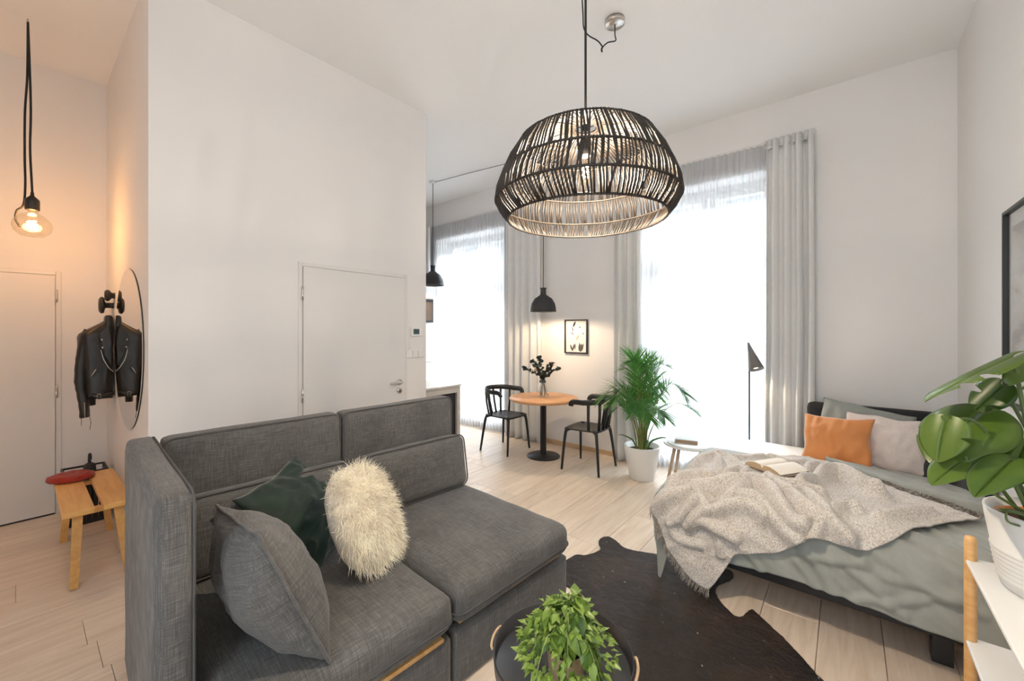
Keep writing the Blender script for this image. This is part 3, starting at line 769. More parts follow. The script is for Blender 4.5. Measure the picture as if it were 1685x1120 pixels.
def duvet():
    nx, ny = 210, 150; x0, x1 = EX-.27, .60; G = []
    for j in range(ny+1):
        for i in range(nx+1):
            u = i/nx; v = j/ny; x = x0+(x1-x0)*u
            ylo = 2.258-.012*math.sin(u*9)+.012*nz(u*7, 1, 1)
            if x < EX+.05: ylo -= .20*sstep(EX+.05, x0, x)
            yhi = 3.56+.05*sstep(.2, .0, u)+.02*nz(u*6, 3, 2)
            G.append((x, ylo+(yhi-ylo)*v))
    A = np.array(G); off = np.array([duvet_off(*g) for g in G])
    wx = A[:, 0]+np.array([.02*nz(g[0]*9, g[1]*9, 2) for g in G])
    for pts in DRIDG:
        d = polyd(wx, A[:, 1], cat(pts)); off += .012*np.exp(-(d/.017)**2)-.004*np.exp(-((d-.035)/.02)**2)
    V = [drape(g[0], g[1], max(o, .004), EX, EY, DT, .13, .02) for g, o in zip(G, off)]; F = []
    for j in range(ny):
        for i in range(nx):
            a = j*(nx+1)+i; F.append((a, a+1, a+nx+2, a+nx+1))
    o = mesh('duvet', V, F, M['duvet'], None, True); tag(o, 'sage green crumpled duvet spread over the bed with one corner hanging to the floor', 'duvet')
    md = o.modifiers.new('thick', 'SOLIDIFY'); md.thickness = .006; md.offset = 1
    # the sheet edge turned back towards the pillows: rises from a rolled near border and runs under the pillows
    V = []; F = []; na, nb = 90, 26
    NB = [(-.12, 3.62), (-.03, 3.54), (.15, 3.36), (.30, 3.22), (.50, 3.13), (.60, 3.10)]; FB = [(-.12, 3.70), (.10, 3.71), (.35, 3.66), (.60, 3.55)]
    def ip(P, x):
        for (a, b), (c, d) in zip(P, P[1:]):
            if x <= c: return b+(d-b)*max(0, (x-a))/(c-a)
        return P[-1][1]
    for i in range(na+1):
        x = -.11+.70*i/na; y0, y1 = ip(NB, x)+.014*nz(x*9, 4), ip(FB, x)
        for k in range(nb+1):
            v = k/nb
            if v < .3:                                   # rolled border
                a = PI*(-.35+1.0*v/.3); yy = y0+.028*(1-math.cos(a))*.9; zz = .030+.050*math.sin(a)
                if v > .2: yy += 0
            else:
                q = (v-.3)/.7; yy = y0+.05+(y1-y0-.05)*q; zz = .074-.040*q+.010*nz(x*14, yy*11, 3)+.012*(1-2*abs(nz(x*8+yy*6, yy*4, 7)))
            V.append((x+.008*nz(x*8, k, 5), yy+.006*nz(x*16, k*.3, 2), DT+max(zz, .004)+.006*nz(x*12, v*3, 8)))
    for i in range(na):
        for k in range(nb):
            a = i*(nb+1)+k; F.append((a, a+nb+1, a+nb+2, a+1))
    e = mesh('turned_edge', V, F, M['duvet'], o, True)
    md = e.modifiers.new('thick', 'SOLIDIFY'); md.thickness = .005
duvet()
# mohair throw: the four borders of the flat cloth and the crests of its folds, in bed coordinates (y below EY hangs over the side)
RIDG = [([(-.80, 2.80), (-.79, 2.9), (-.78, 3.0), (-.75, 3.10), (-.71, 3.21), (-.63, 3.15), (-.55, 3.05), (-.47, 2.96)], .034, .034), ([(-.71, 3.12), (-.68, 3.08), (-.64, 2.94), (-.6, 2.79)], .034, .026),
        ([(-.81, 2.58), (-.75, 2.64), (-.69, 2.70), (-.63, 2.68)], .038, .030), ([(-.94, 2.4), (-.86, 2.48), (-.77, 2.53), (-.68, 2.55), (-.64, 2.53), (-.61, 2.5)], .045, .026),
        ([(-.68, 2.56), (-.59, 2.59), (-.49, 2.65), (-.43, 2.73), (-.38, 2.72), (-.33, 2.65), (-.26, 2.57), (-.2, 2.52), (-.16, 2.52)], .060, .030),
        ([(-.8, 2.39), (-.75, 2.43), (-.71, 2.48), (-.66, 2.53)], .042, .024), ([(-.68, 2.43), (-.62, 2.48), (-.54, 2.51), (-.46, 2.53), (-.38, 2.53), (-.33, 2.52)], .050, .026),
        ([(-.53, 2.54), (-.49, 2.58), (-.44, 2.66)], .035, .022), ([(-.45, 2.57), (-.39, 2.58), (-.33, 2.55), (-.28, 2.52), (-.23, 2.49), (-.18, 2.47)], .040, .024),
        ([(-.7, 2.4), (-.63, 2.44), (-.58, 2.44), (-.53, 2.43), (-.46, 2.41)], .045, .024), ([(-.57, 2.78), (-.53, 2.9), (-.49, 2.88)], .040, .028),
        ([(-.47, 2.80), (-.46, 2.93), (-.42, 2.93), (-.34, 2.80), (-.27, 2.70), (-.18, 2.60), (-.1, 2.56)], .052, .032), ([(-.29, 2.78), (-.21, 2.77), (-.15, 2.77), (-.11, 2.76)], .045, .030),
        ([(-.21, 2.79), (-.16, 2.95), (-.12, 3.1)], .045, .030), ([(-.2, 2.79), (-.15, 2.99), (-.1, 3.18), (-.05, 3.24), (.01, 3.2), (.08, 3.1), (.14, 3.05)], .062, .040),
        ([(-.2, 3.15), (-.17, 3.31), (-.11, 3.34), (-.06, 3.27)], .040, .022), ([(-.23, 2.66), (-.17, 2.72), (-.12, 2.64), (-.07, 2.57)], .045, .030), ([(-.05, 2.61), (-.0, 2.71), (.04, 2.7)], .035, .032),
        ([(.13, 2.66), (.19, 2.74), (.25, 2.82), (.32, 2.88)], .032, .035), ([(-.13, 2.48), (-.09, 2.54), (-.06, 2.55), (-.02, 2.53), (.02, 2.51)], .050, .026),
        ([(-.8, 2.37), (-.78, 2.32), (-.72, 2.31), (-.63, 2.32)], .024, .022), ([(-.56, 2.43), (-.54, 2.37), (-.53, 2.3)], .030, .016), ([(-.62, 3.24), (-.54, 3.30), (-.46, 3.40)], .022, .025), ([(-.42, 3.42), (-.30, 3.36), (-.22, 3.44)], .024, .022)]
BK = (-.345, 3.06)                                   # where the open book lies
def throw():
    nx, ny = 240, 170
    NEAR = cat([(-.59, 2.09), (-.53, 2.18), (-.485, 2.27), (-.45, 2.33), (-.35, 2.37), (-.25, 2.41), (-.17, 2.47), (-.10, 2.49), (.05, 2.49), (.11, 2.51), (.20, 2.58), (.34, 2.77), (.50, 2.97)], 8)
    LEFT = cat([(-.59, 2.09), (-.68, 2.11), (-.79, 2.21), (-.86, 2.29), (-.91, 2.38), (-.86, 2.52), (-.80, 2.68), (-.79, 2.88), (-.785, 3.02), (-.76, 3.12)], 8)
    FARB = cat([(-.76, 3.12), (-.70, 3.24), (-.60, 3.36), (-.46, 3.47), (-.28, 3.64), (-.14, 3.61), (-.04, 3.53), (.02, 3.43), (.12, 3.33)], 8)
    RIGHT = cat([(.50, 2.97), (.40, 3.08), (.28, 3.20), (.20, 3.27), (.12, 3.33)], 8)
    def samp(P, n):
        P = np.array(P); d = np.r_[0, np.cumsum(np.hypot(*np.diff(P, axis=0).T))]; t = np.linspace(0, d[-1], n+1)
        return np.c_[np.interp(t, d, P[:, 0]), np.interp(t, d, P[:, 1])]
    n_, f_, l_, r_ = samp(NEAR, nx), samp(FARB, nx), samp(LEFT, ny), samp(RIGHT, ny)
    u = np.linspace(0, 1, nx+1)[None, :, None]; v = np.linspace(0, 1, ny+1)[:, None, None]
    G = (1-v)*n_[None]+v*f_[None]+(1-u)*l_[:, None]+u*r_[:, None]-((1-u)*(1-v)*n_[0]+u*(1-v)*n_[-1]+(1-u)*v*f_[0]+u*v*f_[-1])
    A = G.reshape(-1, 2)
    J = np.array([(nz(x*7, y*7, 6), nz(x*6, y*6, 3)) for x, y in A])
    A = A+np.array([(.008*nz(x*9, y*9, 1), .010*nz(x*8, y*8, 2)) for x, y in A])
    wx, wy = A[:, 0]+.010*J[:, 0], A[:, 1]+.012*J[:, 1]
    base = np.array([duvet_off(x, y)*.7+.030+.006*nz(x*4, y*4, 1)+.007*(1-abs(nz(x*5+y*4, y*11-x*4, 6))*2) for x, y in A])
    fold = np.zeros(len(A))
    for pts, h, wd in RIDG:
        d = polyd(wx, wy, cat(pts)); g_ = 1.45*h*np.exp(-(np.maximum(0, d-.004)/(wd*.85))**1.7); fold = np.maximum(fold, g_)+.15*np.minimum(fold, g_)
    hang = np.clip((EY-.10-A[:, 1])/.15, 0, 1); fold *= 1-.45*hang
    bd = np.hypot((A[:, 0]-BK[0])*1.0, A[:, 1]-BK[1]); k = np.clip((bd-.15)/.09, 0, 1); fold = fold*k+.012*(1-k)
    off = np.maximum(base+fold, .026)
    V = [drape(x, y, o, EX, EY, DT, .13, .03) for (x, y), o in zip(A, off)]; F = []
    for j in range(ny):
        for i in range(nx):
            a = j*(nx+1)+i; F.append((a, a+1, a+nx+2, a+nx+1))
    o = mesh('throw_blanket', V, F, M['throw'], None, True)
    tag(o, 'beige mottled mohair throw with fringed ends, rumpled across the sage duvet', 'blanket')
    md = o.modifiers.new('thick', 'SOLIDIFY'); md.thickness = .008; md.offset = 1
    V2 = []; F2 = []; rnd = random.Random(6)
    def strand(p, d, L, wd, drop=.25):
        side = d.cross(Vector((rnd.uniform(-1, 1), rnd.uniform(-1, 1), .2))).normalized(); q = p.copy(); dd = d.normalized(); b = len(V2)
        for s in range(4):
            ww = wd*(1-s/4.2); V2.extend([q-side*ww, q+side*ww]); dd = (dd+Vector((rnd.uniform(-.4, .4), rnd.uniform(-.4, .4), -drop))).normalized(); q = q+dd*L/3
        for s in range(3): F2.append((b+2*s, b+2*s+1, b+2*s+3, b+2*s+2))
    for j in range(0, int(ny*.50)):                       # left end, from the tip of the hanging tail up to the bed corner
        a = Vector(V[j*(nx+1)]); d = (a-Vector(V[j*(nx+1)+5])).normalized()
        for _ in range(5): strand(a+Vector((rnd.uniform(-.004, .004), rnd.uniform(-.006, .0), rnd.uniform(-.006, .004))), d+Vector((0, -.1, -.7)), rnd.uniform(.028, .055), .0020)
    for j in range(ny+1):                                 # right end, lying on the bed by the pillows
        a = Vector(V[j*(nx+1)+nx])
        for _ in range(7): strand(a+Vector((rnd.uniform(-.006, .006), rnd.uniform(-.012, .004), .008)), Vector((.45, .75, .35)), rnd.uniform(.03, .055), .0024, .15)
    kn = Vector(V[int(ny*.33)*(nx+1)])                    # the gathered corner
    for _ in range(120): strand(kn+Vector((rnd.uniform(-.015, .015), rnd.uniform(-.02, .02), rnd.uniform(-.025, .02))), Vector((-.7, -.4, rnd.uniform(-1, .2))), rnd.uniform(.02, .04), .0024)
    f = mesh('fringe', V2, F2, M['fringe'], o, True); f['kind'] = 'stuff'
throw()
# pillows on the bed
pillow('bed_pillow', 'sage green pillow leaning on the black headboard behind the rust cushion', 'pillow', (.10, 4.195, .70), (.51, 0, -.085), (.03, .30, .9), .56, .42, .13, M['sagep'], None, seed=5, pinch=.04, wr=.010, n=34)
pillow('bed_pillow', 'pale pink linen pillow leaning beside the rust cushion, nearest the right wall', 'pillow', (.215, 3.91, .70), (.95, -.10, -.04), (.02, .52, .85), .46, .40, .17, M['pink'], None, seed=14, pinch=.05, wr=.014, n=34)
pillow('bed_pillow', 'dark grey pillow lying low behind the pale pink pillow', 'pillow', (.42, 3.90, .615), (.62, -.75, -.05), (.35, .4, .82), .36, .30, .12, M['darkcloth'], None, seed=21, pinch=.05, wr=.02, n=26)
pillow('throw_pillow', 'rust orange velvet cushion tilted on the bed beside the open book', 'cushion', (-.055, 3.80, .695), (.40, -.09, .02), (.05, .36, .9), .42, .36, .16, M['orange'], None, seed=9.5, pinch=.08, wr=.016, n=36)
# open book on the throw
def open_book(loc, rz):
    t = thing('open_book', 'open paperback book lying on the beige throw', 'book', loc, rz)
    t.rotation_euler = (.05, -.04, rz)
    W, H = .135, .205
    for s in (-1, 1):
        bm = bmesh.new(); n = 12; top = []; bot = []
        for i in range(n+1):
            u = i/n; x = s*W*u; z = .014+.030*math.sin(PI*min(1, .16+u*.84))**.8*(1-.25*u) if u > 0 else .014
            top.append([bm.verts.new((x, y, z)) for y in (-H/2, H/2)]); bot.append([bm.verts.new((x*1.0, y, .004)) for y in (-H/2, H/2)])
        for i in range(n):
            bm.faces.new((top[i][0], top[i+1][0], top[i+1][1], top[i][1])); bm.faces.new((bot[i][0], bot[i][1], bot[i+1][1], bot[i+1][0]))
        bmesh.ops.recalc_face_normals(bm, faces=bm.faces[:])
        pg = bmo('pages', bm, M['paper'], t, True)
        bm = bmesh.new()
        T = [tuple(v) for v in ()]
        for yy in (-H/2-.0004, H/2+.0004):
            prev = None
            for i in range(n+1):
                u = i/n; x = s*W*u; z = .014+.030*math.sin(PI*min(1, .16+u*.84))**.8*(1-.25*u) if u > 0 else .014
                cur = (bm.verts.new((x, yy, z)), bm.verts.new((x, yy, .004)))
                if prev: bm.faces.new((prev[0], cur[0], cur[1], prev[1]))
                prev = cur
        zz = .006+.026*math.sin(PI)**.8*.75 if False else .007
        bmo('page_edge', bm, M['pageedge'], pg)
        bmo('cover', box(min(0, s*W*1.03), max(0, s*W*1.03), -H/2-.004, H/2+.004, .0, .0035, .001, 1), M['kraft'], t)
open_book((BK[0], BK[1], DT+.090), math.radians(-38))

# ------------------------------------------------------------------ round side table with a book
st_c = Vector((-1.13, 4.0, 0))
t = thing('tray_side_table', 'small round white tray table with four pale wooden legs between the palm and the bed', 'side table', st_c)
bmo('table_top', lathe([(0, .425), (.228, .425), (.233, .429), (.233, .442), (.229, .444), (.224, .436), (0, .436)], 56), M['white_board'], t, True)
bmo('top_disc', lathe([(0, .437), (.195, .437), (.197, .439), (.197, .4445), (.195, .446), (0, .446)], 48), M['white_board'], t, True)
for k in range(4):
    a = math.radians((197, 150, 17, -30)[k]); u = Vector((math.cos(a), math.sin(a), 0))
    bmo('leg', tube([u*.205+Vector((0, 0, .001)), u*.125+Vector((0, 0, .426))], [.013, .017], 10), M['pale_leg'], t, True)
b = thing('closed_book', 'closed grey book lying on the small round white table', 'book', st_c+Vector((-.03, -.005, .446)), math.radians(14))
bmo('pages', box(-.096, .096, -.066, .066, .003, .033), M['kraft'], b)
bmo('cover', box(-.1, .1, -.07, .07, .033, .036, .001, 1), M['bookcover'], b); bmo('cover', box(-.1, .1, -.07, .07, 0, .003, .001, 1), M['bookcover'], b)
bmo('spine', box(-.1, .1, .067, .07, .003, .033), M['bookcover'], b)

# ------------------------------------------------------------------ floor lamp
fl_ = thing('floor_lamp', 'slim black floor lamp with a cone shade in front of the voile behind the bed', 'floor lamp', (-.70, 4.355, 0))
bmo('base', lathe([(0, 0), (.075, 0), (.085, .004), (.084, .012), (.02, .018), (0, .018)], 32), M['black_metal'], fl_, True)
bmo('pole', tube([(0, 0, .015), (0, 0, 1.30)], .0075, 10), M['black_metal'], fl_, True)
ax = Vector((.32, -.30, -1.0)).normalized()
def cone_along(p0, d, prof, n=28):
    bm = lathe(prof, n); q = Vector((0, 0, 1)).rotation_difference(Vector(d).normalized())
    bmesh.ops.rotate(bm, verts=bm.verts, cent=(0, 0, 0), matrix=q.to_matrix()); bmesh.ops.translate(bm, verts=bm.verts, vec=Vector(p0)); return bm
apex = Vector((-.012, .01, 1.385))
sh = bmo('lamp_shade', cone_along(apex, ax, [(.004, 0), (.010, .01), (.028, .10), (.066, .265), (.066, .268), (.063, .267), (.026, .10), (.004, .02)]), M['lampgrey'], fl_, True)
bmo('bulb', cone_along(apex+ax*.22, ax, [(0, 0), (.018, .005), (.024, .02), (.018, .034), (0, .04)], 16), M['lamp_inside'], sh, True)
lamp('floor_lamp_light', 'SPOT', Vector((-.70, 4.355, 0))+apex+ax*.255, 4, (1, .78, .52), .03, Vector((0, 0, -1)).rotation_difference(ax).to_euler(), math.radians(110))

# ------------------------------------------------------------------ palm in a white planter
pc = Vector((-1.60, 4.02, 0))
t = thing('potted_palm', 'tall feathery green palm in a white tapered planter beside the side table', 'plant', pc)
bmo('planter', lathe([(0, 0), (.115, 0), (.122, .006), (.178, .325), (.178, .335), (.165, .335), (.155, .27), (0, .27)], 48), M['white_ceramic'], t, True)
bmo('soil', lathe([(0, .285), (.08, .284), (.157, .278)], 24), M['dark_soil'], t, True)
rnd = random.Random(5)
for k in range(26):
    a = k*2.399+.4; u = Vector((math.cos(a), math.sin(a), 0)); inner = k < 9
    b0 = u*rnd.uniform(.01, .055)+Vector((0, 0, .275))
    hgt = rnd.uniform(.78, .95) if inner else rnd.uniform(.42, .80); rch = rnd.uniform(.06, .20) if inner else rnd.uniform(.26, .47)
    if u.y > .3: rch *= .55
    if u.x < -.4: rch *= .72
    path = smoothpath([b0, b0+u*rch*.10+Vector((0, 0, hgt*.38)), b0+u*rch*.35+Vector((0, 0, hgt*.75)), b0+u*rch*.72+Vector((0, 0, hgt*.98)), b0+u*rch*1.05+Vector((0, 0, hgt*(1.0 if inner else .88)))], 9)
    st = bmo('palm_stem', tube(path, [.0062-.0050*i/len(path) for i in range(len(path))], 6), M['palmstem'], t, True)
    V = []; F = []; n0 = int(len(path)*.42)
    for i in range(n0, len(path)):
        for h in ((0, .5) if i > len(path)*.75 else (0,)):
            if i == len(path)-1 and h: continue
            p = path[i].lerp(path[min(i+1, len(path)-1)], h); tg = (path[min(i+1, len(path)-1)]-path[i-1]).normalized()
            s = (i+h-n0)/(len(path)-n0); L = (.13+.11*math.sin(PI*min(1, s*.9+.12)))*rnd.uniform(.85, 1.1)
            sd = tg.cross(Vector((0, 0, 1)));  sd = sd.normalized() if sd.length > .1 else Vector((-u.y, u.x, 0)); upv = sd.cross(tg).normalized()
            for sg in (1, -1):
                d = (tg*(.85+s*.5)+sd*sg*(.80-.25*s)*rnd.uniform(.8, 1.15)+upv*rnd.uniform(.15, .4)).normalized(); wv = d.cross(upv).normalized(); q = p.copy(); b = len(V); wd = .0058
                for j in range(5):
                    ww = wd*(.5 if j == 0 else 1-(j/4.3)**2)
                    V += [q-wv*ww, q+wv*ww]; d = (d+Vector((0, 0, -.11))).normalized(); q = q+d*L/4
                for j in range(4): F.append((b+2*j, b+2*j+1, b+2*j+3, b+2*j+2))
    mesh('palm_frond', V, F, M['palmleaf'], st, True)
for k in range(4):     # small low shoots
    a = k*1.7+.3; u = Vector((math.cos(a), math.sin(a), 0)); p = [Vector((0, 0, .28))+u*.05, u*.09+Vector((0, 0, .38)), u*.19+Vector((0, 0, .43)), u*.24+Vector((0, 0, .425))]
    bmo('palm_shoot', tube(smoothpath(p, 5), [.003, .004, .006, .008, .009, .010, .010, .009, .009, .008, .008, .007, .006, .005, .003, .001], 5, .25), M['palmleaf'], t, True)

# ------------------------------------------------------------------ dining table, chairs, vase
tc = Vector((-2.787, 3.975, 0))
t = thing('dining_table', 'round oak-topped bistro table on a black pedestal between the two black chairs', 'table', tc)
bmo('table_top', lathe([(0, .672), (.395, .672), (.402, .678), (.402, .698), (.397, .703), (0, .703)], 72), M['oak_top'], t, True)
bmo('base_plate', lathe([(0, 0), (.196, 0), (.198, .006), (.192, .013), (.05, .026), (.038, .03), (0, .03)], 48), M['black_metal'], t, True)
bmo('pedestal', lathe([(.0365, .028), (.0365, .66), (.10, .664), (.10, .672), (0, .672)], 32), M['black_metal'], t, True)
def chair(label, loc, rz):
    """open side faces +x"""
    t = thing('dining_chair', label, 'chair', loc, rz)
    bm = bmesh.new(); n = 20; g = {}
    def outline(u, v):
        k = 1-.10*(1-u)/2
        x = .205*u; y = .205*v*k
        r = max(abs(u), abs(v)); x *= 1-.08*(abs(u)*abs(v))**3; y *= 1-.08*(abs(u)*abs(v))**3
        return x, y
    for s in (0, 1):
        for j in range(n+1):
            for i in range(n+1):
                u, v = -1+2*i/n, -1+2*j/n; x, y = outline(u, v)
                dip = -.014*(1-u*u)*(1-v*v)-.006*max(0, u)**4
                g[(s, i, j)] = bm.verts.new((x, y, .448+dip-(.016 if s == 0 else 0)))
    for j in range(n):
        for i in range(n):
            bm.faces.new((g[(1, i, j)], g[(1, i+1, j)], g[(1, i+1, j+1)], g[(1, i, j+1)])); bm.faces.new((g[(0, i, j+1)], g[(0, i+1, j+1)], g[(0, i+1, j)], g[(0, i, j)]))
    for i in range(n):
        for a, b in (((i, 0), (i+1, 0)), ((i+1, n), (i, n)), ((0, i+1), (0, i)), ((n, i), (n, i+1))):
            bm.faces.new((g[(0, *a)], g[(0, *b)], g[(1, *b)], g[(1, *a)]))
    bmo('seat', bm, M['black_plastic'], t, True)
    for sx, sy in ((1, 1), (1, -1), (-1, 1), (-1, -1)):
        p = smoothpath([(sx*.12, sy*.135, .438), (sx*.165, sy*.165, .425), (sx*.185, sy*.185, .36), (sx*(.205 if sx > 0 else .225), sy*.225, 0)], 5)
        bmo('leg', tube(p, [.016, .018, .021, .022, .022, .021, .020, .019, .018, .0175, .017, .016, .015, .014, .013, .012], 8), M['black_plastic'], t, True)
    R = []
    for k in range(25):
        a = math.radians(90+180*k/24); R.append((-.04+.215*math.cos(a), .232*math.sin(a), .742+.018*math.cos(a)*-1))
    rail = [(.095, .222, .695), (.088, .226, .722), (.05, .232, .742)]+R+[(.05, -.232, .742), (.088, -.226, .722), (.095, -.222, .695)]
    rail = smoothpath(rail, 2)
    bmo('arm_rail', tube(rail, .030, 10, .42), M['black_plastic'], t, True)
    for k, adeg in enumerate((108, 140, 168, 192, 220, 252)):
        a = math.radians(adeg); tp = Vector((-.04+.213*math.cos(a), .230*math.sin(a), .735)); bt = Vector((max(-.188, -.025+.20*math.cos(a)), .185*math.sin(a), .440))
        bmo('slat', tube([bt, bt.lerp(tp, .5)+Vector((math.cos(a), math.sin(a), 0))*.008, tp], [.017, .016, .019], 8, .5), M['black_plastic'], t, True)
chair('black slat-backed plastic armchair on the kitchen side of the round table', (-3.31, 3.90, 0), math.radians(2))
chair('black slat-backed plastic armchair on the palm side of the round table', (-2.18, 3.965, 0), math.radians(183))
vc = tc+Vector((.0, .0, .703))
v = bmo('glass_vase', lathe([(0, .001), (.062, .001), (.067, .006), (.060, .06), (.036, .17), (.033, .20), (.036, .215), (.0335, .215), (.031, .20), (.034, .17), (.057, .06), (.062, .012), (0, .010)], 40), M['vaseglass'], None, True)
v.location = vc; tag(v, 'clear conical glass vase of eucalyptus on the round oak table', 'vase')
rnd = random.Random(9); em = []
for s in (.030, .038, .024):
    bm = lathe([(0, 0), (s*.5, .0006), (s*.52, .0012), (0, .0018)], 10); bmesh.ops.translate(bm, verts=bm.verts, vec=(0, s*.55, 0))
    me = bpy.data.meshes.new('leaf'); bm.to_mesh(me); bm.free(); me.materials.append(M['euca']); em.append(me)
tips = [(-.23, .02, .345), (-.13, -.05, .43), (-.04, .08, .46), (.10, .03, .40), (.20, .08, .335), (-.10, .10, .37), (.06, -.09, .35)]
for k, tp in enumerate(tips):
    R_ = Vector((math.cos(YAW), math.sin(YAW), 0)); Fv = Vector((-math.sin(YAW), math.cos(YAW), 0))
    tip = R_*tp[0]+Fv*tp[1]+Vector((0, 0, tp[2])); b0 = -tip*.2; b0.z = .016; lb = Vector((b0.x, b0.y, 0)); 
    if lb.length > .045: lb = lb.normalized()*.045
    b0 = Vector((lb.x, lb.y, .016))
    br = thing('eucalyptus_stem', ('eucalyptus stem in the vase leaning furthest towards the grey curtain', 'tall eucalyptus stem rising on the curtain side of the glass vase', 'tallest eucalyptus stem, standing upright in the middle of the vase', 'eucalyptus stem rising on the picture side of the glass vase', 'eucalyptus stem in the vase leaning furthest towards the picture', 'shorter eucalyptus stem at the back of the bouquet in the vase', 'short eucalyptus stem at the front of the bouquet in the vase')[k], 'plant', vc, 0, 'stems in the vase')
    path = smoothpath([b0, Vector((tip.x*.02, tip.y*.02, .20)), Vector((tip.x*.45, tip.y*.45, .20+(tip.z-.20)*.62)), tip], 6)
    bmo('stem', tube(path, [.0028-.0016*i/len(path) for i in range(len(path))], 6), M['twig'], br, True)
    for i in range(5, len(path)):
        tg = (path[min(i+1, len(path)-1)]-path[i-1]).normalized()
        for q in range(3 if i > 7 else 2):
            d = Vector((rnd.uniform(-1, 1), rnd.uniform(-1, 1), rnd.uniform(-.3, .8))); place_leaf(rnd.choice(em), br, path[i], d+tg*.3, Vector((rnd.uniform(-1, 1), rnd.uniform(-1, 1), rnd.uniform(-.2, 1))), rnd.uniform(.8, 1.25))
for k, tp in enumerate([(-.10, -.02, .325), (-.145, .02, .41), (.115, .0, .375)]):
    R_ = Vector((math.cos(YAW), math.sin(YAW), 0)); Fv = Vector((-math.sin(YAW), math.cos(YAW), 0)); tip = R_*tp[0]+Fv*tp[1]+Vector((0, 0, tp[2]))
    fw = thing('orange_flower', ('lowest orange flower among the eucalyptus in the glass vase', 'orange flower topmost on the curtain side of the vase', 'orange flower on the picture side of the vase')[k], 'flower', vc)
    lb = -Vector((tip.x, tip.y, 0))*.25
    bmo('stem', tube(smoothpath([Vector((lb.x, lb.y, .016)), Vector((tip.x*.05, tip.y*.05, .20)), tip], 6), .002, 6), M['twig'], fw, True)
    bm = bmesh.new()
    for q in range(16):
        a = q*2.4; u = Vector((math.cos(a), math.sin(a), .25+q*.06)).normalized(); b_ = tip; s_ = Vector((-u.y, u.x, 0)); L = .024
        vv = [bm.verts.new(b_-s_*.002), bm.verts.new(b_+u*L*.6-s_*.007), bm.verts.new(b_+u*L), bm.verts.new(b_+u*L*.6+s_*.007)]; bm.faces.new(vv)
    bmo('petals', bm, M['bloom'], fw)

# ------------------------------------------------------------------ pendants
def bell_lamp(label, x, y, zb, watts, name='pendant_lamp', mat='rubber'):
    t = thing(name, label, 'pendant lamp', (x, y, zb))
    bmo('cord', tube([(0, 0, .27), (0, 0, CZ-zb-.012)], .0045, 8), M['black_cord'], t, True)
    bmo('ceiling_cup', lathe([(0, -.0), (.045, 0), (.05, -.006), (.05, -.022), (.03, -.03), (0, -.03)], 28, cz=CZ-zb), M['white_plastic'], t, True)
    sh = bmo('lamp_shade', lathe([(.014, .285), (.036, .284), (.038, .278), (.032, .255), (.034, .205), (.055, .188), (.105, .155), (.140, .095), (.152, .035), (.152, .008), (.158, .004), (.158, 0), (.150, 0), (.146, .035), (.134, .093), (.10, .150), (.05, .182), (.014, .195)], 56), M[mat], t, True)
    bmo('bulb', lathe([(0, .03), (.030, .045), (.042, .075), (.034, .105), (.018, .13), (.018, .17), (0, .17)], 24), M['lamp_inside'], sh, True)
    lamp('pendant_light', 'SPOT', (x, y, zb+.028), watts, (1, .77, .52), .05, (0, 0, 0), math.radians(168), .3)
bell_lamp('charcoal bell pendant lamp over the round dining table', -2.787, 3.975, 1.72, 14)
bell_lamp('charcoal bell pendant lamp over the kitchen counter, half hidden by the white partition', -4.57, 3.77, 2.14, 9)
sw = thing('swag_cable', 'thin black cable strung along the ceiling between the two charcoal pendant lamps', 'cable')
bmo('cable', tube([(-4.52, 3.77, CZ-.022), (-3.9, 3.83, CZ-.028), (-3.3, 3.92, CZ-.026), (-2.84, 3.97, CZ-.022)], .004, 6), M['black_cord'], sw, True)

# big cane pendant
PX, PY = -.72, 1.29
t = thing('cane_pendant', 'large dark woven cane pendant shade hanging over the cowhide rug', 'pendant lamp', (PX, PY, 0))
PROF = [(.042, 2.222), (.235, 2.165), (.298, 2.052), (.322, 1.962), (.278, 1.897)]
bmo('cord', tube([(0, 0, 2.17), (.0, .0, CZ)], .0045, 8), M['black_cord'], t, True)
def ring(r, z, rad=.0042):
    return tube([(r*math.cos(2*PI*k/72), r*math.sin(2*PI*k/72), z+.0015*nz(k*.7, r*9)) for k in range(73)], rad, 6)
for r, z in PROF: bmo('ring', ring(r, z), M['cane'], t, True)
bmo('ring', ring(.058, 2.218, .0035), M['cane'], t, True)
bmo('hub', lathe([(0, 2.215), (.012, 2.215), (.012, 2.232), (0, 2.232)], 16), M['black_plastic'], t, True)
for k in range(3):
    a = k*2*PI/3; bmo('hub_spoke', tube([(0, 0, 2.222), (.058*math.cos(a), .058*math.sin(a), 2.220)], .002, 6), M['black_metal'], t, True)
rnd = random.Random(2)
for s, (p, q, cnt) in enumerate(((0, 1, 120), (1, 2, 150), (2, 3, 165), (3, 4, 165))):
    bm = bmesh.new(); (r0, z0), (r1, z1) = PROF[p], PROF[q]
    for k in range(cnt):
        a = 2*PI*(k+rnd.uniform(-.28, .28))/cnt; tw = rnd.uniform(-.012, .012)+(.035 if s % 2 else -.028)*(1 if k % 9 else -1)
        if s == 0 and k % 2: r0_ = .12
        else: r0_ = r0
        zz0 = z0+(z1-z0)*((r0_-r0)/(r1-r0)) if s == 0 else z0
        A = Vector((r0_*math.cos(a), r0_*math.sin(a), zz0)); B = Vector((r1*math.cos(a+tw), r1*math.sin(a+tw), z1))
        o_ = (B-A).normalized()*.004
        m_ = A.lerp(B, .5); m_ += Vector((m_.x, m_.y, 0)).normalized()*(.006 if s else .0)
        add_tube(bm, [A-o_, m_, B+o_], rnd.uniform(.0027, .0040), 5)
    c = bmo('cane_tier', bm, M['cane'], t, True); c['kind'] = 'stuff'
